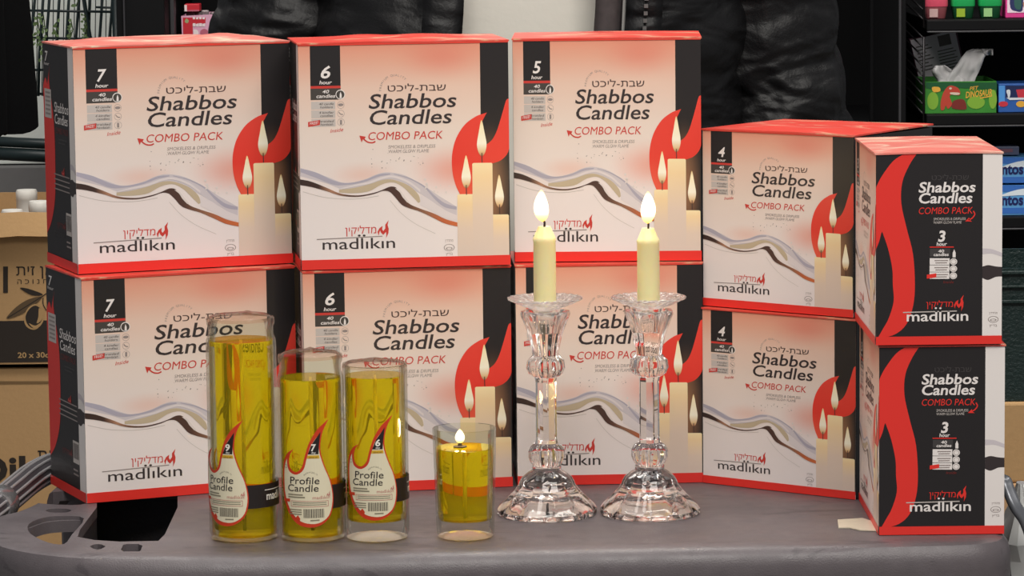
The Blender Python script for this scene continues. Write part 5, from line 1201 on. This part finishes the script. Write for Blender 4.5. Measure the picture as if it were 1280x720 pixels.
# shirt, jacket, trousers, shoes
def loft(nm, levels, a0, a1, n, m, wrinkle, parent, thick=0.0, closed=False, seams=()):
    """levels: (z, half width, half depth, y); angles run from the front (0) round the back"""
    bm = bmesh.new(); rings = []; lv = sm(levels, 8)
    for z, hx, hy, y in lv:
        ring = []
        for i in range(n+(0 if closed else 1)):
            a = a0+(a1-a0)*i/n; c_, s2 = math.cos(a), math.sin(a)
            e = 0.8; x_ = math.copysign(abs(s2)**e, s2)*hx; y_ = -math.copysign(abs(c_)**e, c_)*hy+y
            f = 1+wrinkle(x_, y_, z, a)
            ring.append(bm.verts.new((x_*f, y_*f, z)))
        rings.append(ring)
    for A_, B_ in zip(rings, rings[1:]):
        for i in range(n if closed else n):
            j = (i+1) % len(A_)
            if not closed and i == n: continue
            bm.faces.new((A_[i], A_[j], B_[j], B_[i]))
    o = done(nm, bm, m, parent, smooth=True)
    if thick: md_ = o.modifiers.new('thickness', 'SOLIDIFY'); md_.thickness = thick; md_.offset = 1
    return o
loft('shirt', [(0.86, 0.165, 0.118, 0), (1.0, 0.16, 0.118, 0), (1.2, 0.165, 0.12, 0), (1.36, 0.17, 0.115, 0), (1.44, 0.1, 0.08, 0.005), (1.475, 0.066, 0.066, 0.005)], 0, 2*PI, 72, M_SHIRT, lambda x, y, z, a: 0.02*noise.noise((x*9, y*9, z*7)), t, closed=True)
qz = lambda z: abs(math.sin((z-0.02)*PI/0.085))
def jw(x, y, z, a): return 0.045*qz(z+0.05*math.sin(a*2))**0.6-0.02+0.05*noise.noise((x*11, y*11, z*13))
g0 = 0.355
loft('jacket', [(0.80, 0.215, 0.165, 0.01), (0.95, 0.215, 0.165, 0.01), (1.1, 0.205, 0.162, 0.01), (1.25, 0.21, 0.165, 0.01), (1.36, 0.215, 0.155, 0.012), (1.43, 0.15, 0.11, 0.015), (1.48, 0.095, 0.09, 0.015), (1.53, 0.09, 0.09, 0.02)], g0, 2*PI-g0, 110, M_JKT, jw, t, 0.012)
def sleeve(s_):
    bm = bmesh.new(); path = [Vector((s_*0.115, 0.012, 1.425)), Vector((s_*0.165, 0.01, 1.405)), Vector((s_*0.205, 0.01, 1.34)), Vector((s_*0.228, 0.008, 1.22)), Vector((s_*0.248, 0.006, 1.12)), Vector((s_*0.252, -0.02, 1.03)), Vector((s_*0.248, -0.05, 0.93)), Vector((s_*0.245, -0.066, 0.865))]
    pts = [Vector(q_) for q_ in sm([tuple(v) for v in path], 14)]; L = len(pts)
    rad = [(0.078+(0.0-0.016)*k/L-0.012*max(0, k/L-0.85)/0.15)*min(1, 0.35+k/20) for k in range(L)]
    def md_(a, k):
        p_ = pts[k]; d = Vector((math.cos(a), math.sin(a), p_.z*6.5+0.8*math.cos(a+s_)))
        return 1+0.10*abs(math.sin((p_.z+0.018*math.cos(a*1+0.6*s_))*PI/0.062))**0.55-0.06+0.16*noise.noise(Vector((d.x*1.5, d.y*1.5, d.z*1.6+s_*5)))+0.07*noise.noise(Vector((d.x*4, d.y*4, d.z*4+s_*5)))
    add_tube(bm, pts, rad, 56, mod=md_); return done('sleeve', bm, M_JKT, t, smooth=True)
sleeve(-1); sleeve(1)
def fold_nodes():
    nt = M_JKT.node_tree; b = nt.nodes['Principled BSDF']; tc = nt.nodes.new('ShaderNodeTexCoord'); last = None
    for sc_, rot, dist, st in (((8, 8, 19), (0.0, 0.6, 0.3), 0.030, 0.9), ((14, 14, 30), (0.2, -0.6, 0.0), 0.010, 0.7), ((260, 260, 260), (0, 0, 0), 0.0008, 0.5)):
        mp = nt.nodes.new('ShaderNodeMapping'); mp.inputs['Scale'].default_value = sc_; mp.inputs['Rotation'].default_value = rot
        n = nt.nodes.new('ShaderNodeTexNoise'); n.inputs['Scale'].default_value = 1.0; n.inputs['Detail'].default_value = 2.0; n.inputs['Distortion'].default_value = 0.6
        nt.links.new(tc.outputs['Object'], mp.inputs[0]); nt.links.new(mp.outputs[0], n.inputs['Vector'])
        bp = nt.nodes.new('ShaderNodeBump'); bp.inputs['Strength'].default_value = st; bp.inputs['Distance'].default_value = dist
        nt.links.new(n.outputs[0], bp.inputs['Height'])
        if last: nt.links.new(last.outputs[0], bp.inputs['Normal'])
        last = bp
    nt.links.new(last.outputs[0], b.inputs['Normal'])
fold_nodes()
# zip, lining and placket edges
M_LIN = mat('jacket_lining', (74, 66, 66), 0.45, var=0.5, vscale=120); M_ZIP = mat('zip_metal', (150, 148, 146), 0.3, 0.7)
def edge_strip(nm, dx0, dx1, dy, m, z0=0.86, z1=1.38, side=1):
    bm = bmesh.new(); G = []
    for k in range(31):
        z = z0+(z1-z0)*k/30; w1 = 0.003*math.sin(z*31)
        G.append([bm.verts.new((side*(dx0+(dx1-dx0)*i/4)+w1, dy-0.004*math.sin(i/4*PI), z)) for i in range(5)])
    for A_, B_ in zip(G, G[1:]):
        for i in range(4): bm.faces.new((A_[i], A_[i+1], B_[i+1], B_[i]))
    o = done(nm, bm, m, t, smooth=True); o.modifiers.new('thickness', 'SOLIDIFY').thickness = 0.004; return o
edge_strip('lining', 0.060, 0.086, -0.150, M_LIN); edge_strip('placket', 0.088, 0.122, -0.168, M_JKT); edge_strip('placket', 0.062, 0.10, -0.166, M_JKT, side=-1)
bm = bmesh.new()
for k in range(74): z = 0.87+0.0068*k; add_box(bm, (0.1045+0.003*math.sin(z*31), -0.1765, z), (0.1080+0.003*math.sin(z*31), -0.1725, z+0.0036))
done('zipper', bm, M_ZIP, t)
bm = bmesh.new(); add_tube(bm, [(0.0872+0.003*math.sin((0.87+0.05*k)*31), -0.158, 0.87+0.05*k) for k in range(11)], 0.0016, 8); done('edge_piping', bm, mat('pale_piping', (176, 174, 170), 0.4), t, smooth=True)
TL = {'p': ((0, 0, 0.97), (0.185, 0.135))}
bm = bmesh.new()
for s_ in (-1, 1): add_tube(bm, sm([(s_*0.085, 0, 0.98), (s_*0.098, 0, 0.80), (s_*0.105, -0.005, 0.48), (s_*0.11, 0.01, 0.075)], 6), [0.105, 0.112, 0.112, 0.108, 0.105, 0.1, 0.096, 0.092, 0.088, 0.086, 0.084, 0.082, 0.08, 0.078, 0.077, 0.076, 0.075, 0.075, 0.075], 28)
done('trousers', bm, M_TRS, t, smooth=True)
for s_ in (-1, 1):
    bm = bmesh.new(); bmesh.ops.create_uvsphere(bm, u_segments=24, v_segments=14, radius=1)
    for v in bm.verts: c_ = v.co; v.co = Vector((s_*0.118+c_.x*(0.05 if c_.y < 0 else 0.043), -0.055+c_.y*0.145, max(0.002, 0.035+c_.z*(0.048 if c_.y < 0.1 else 0.07))))
    done('shoe', bm, M_SHOE, t, smooth=True)
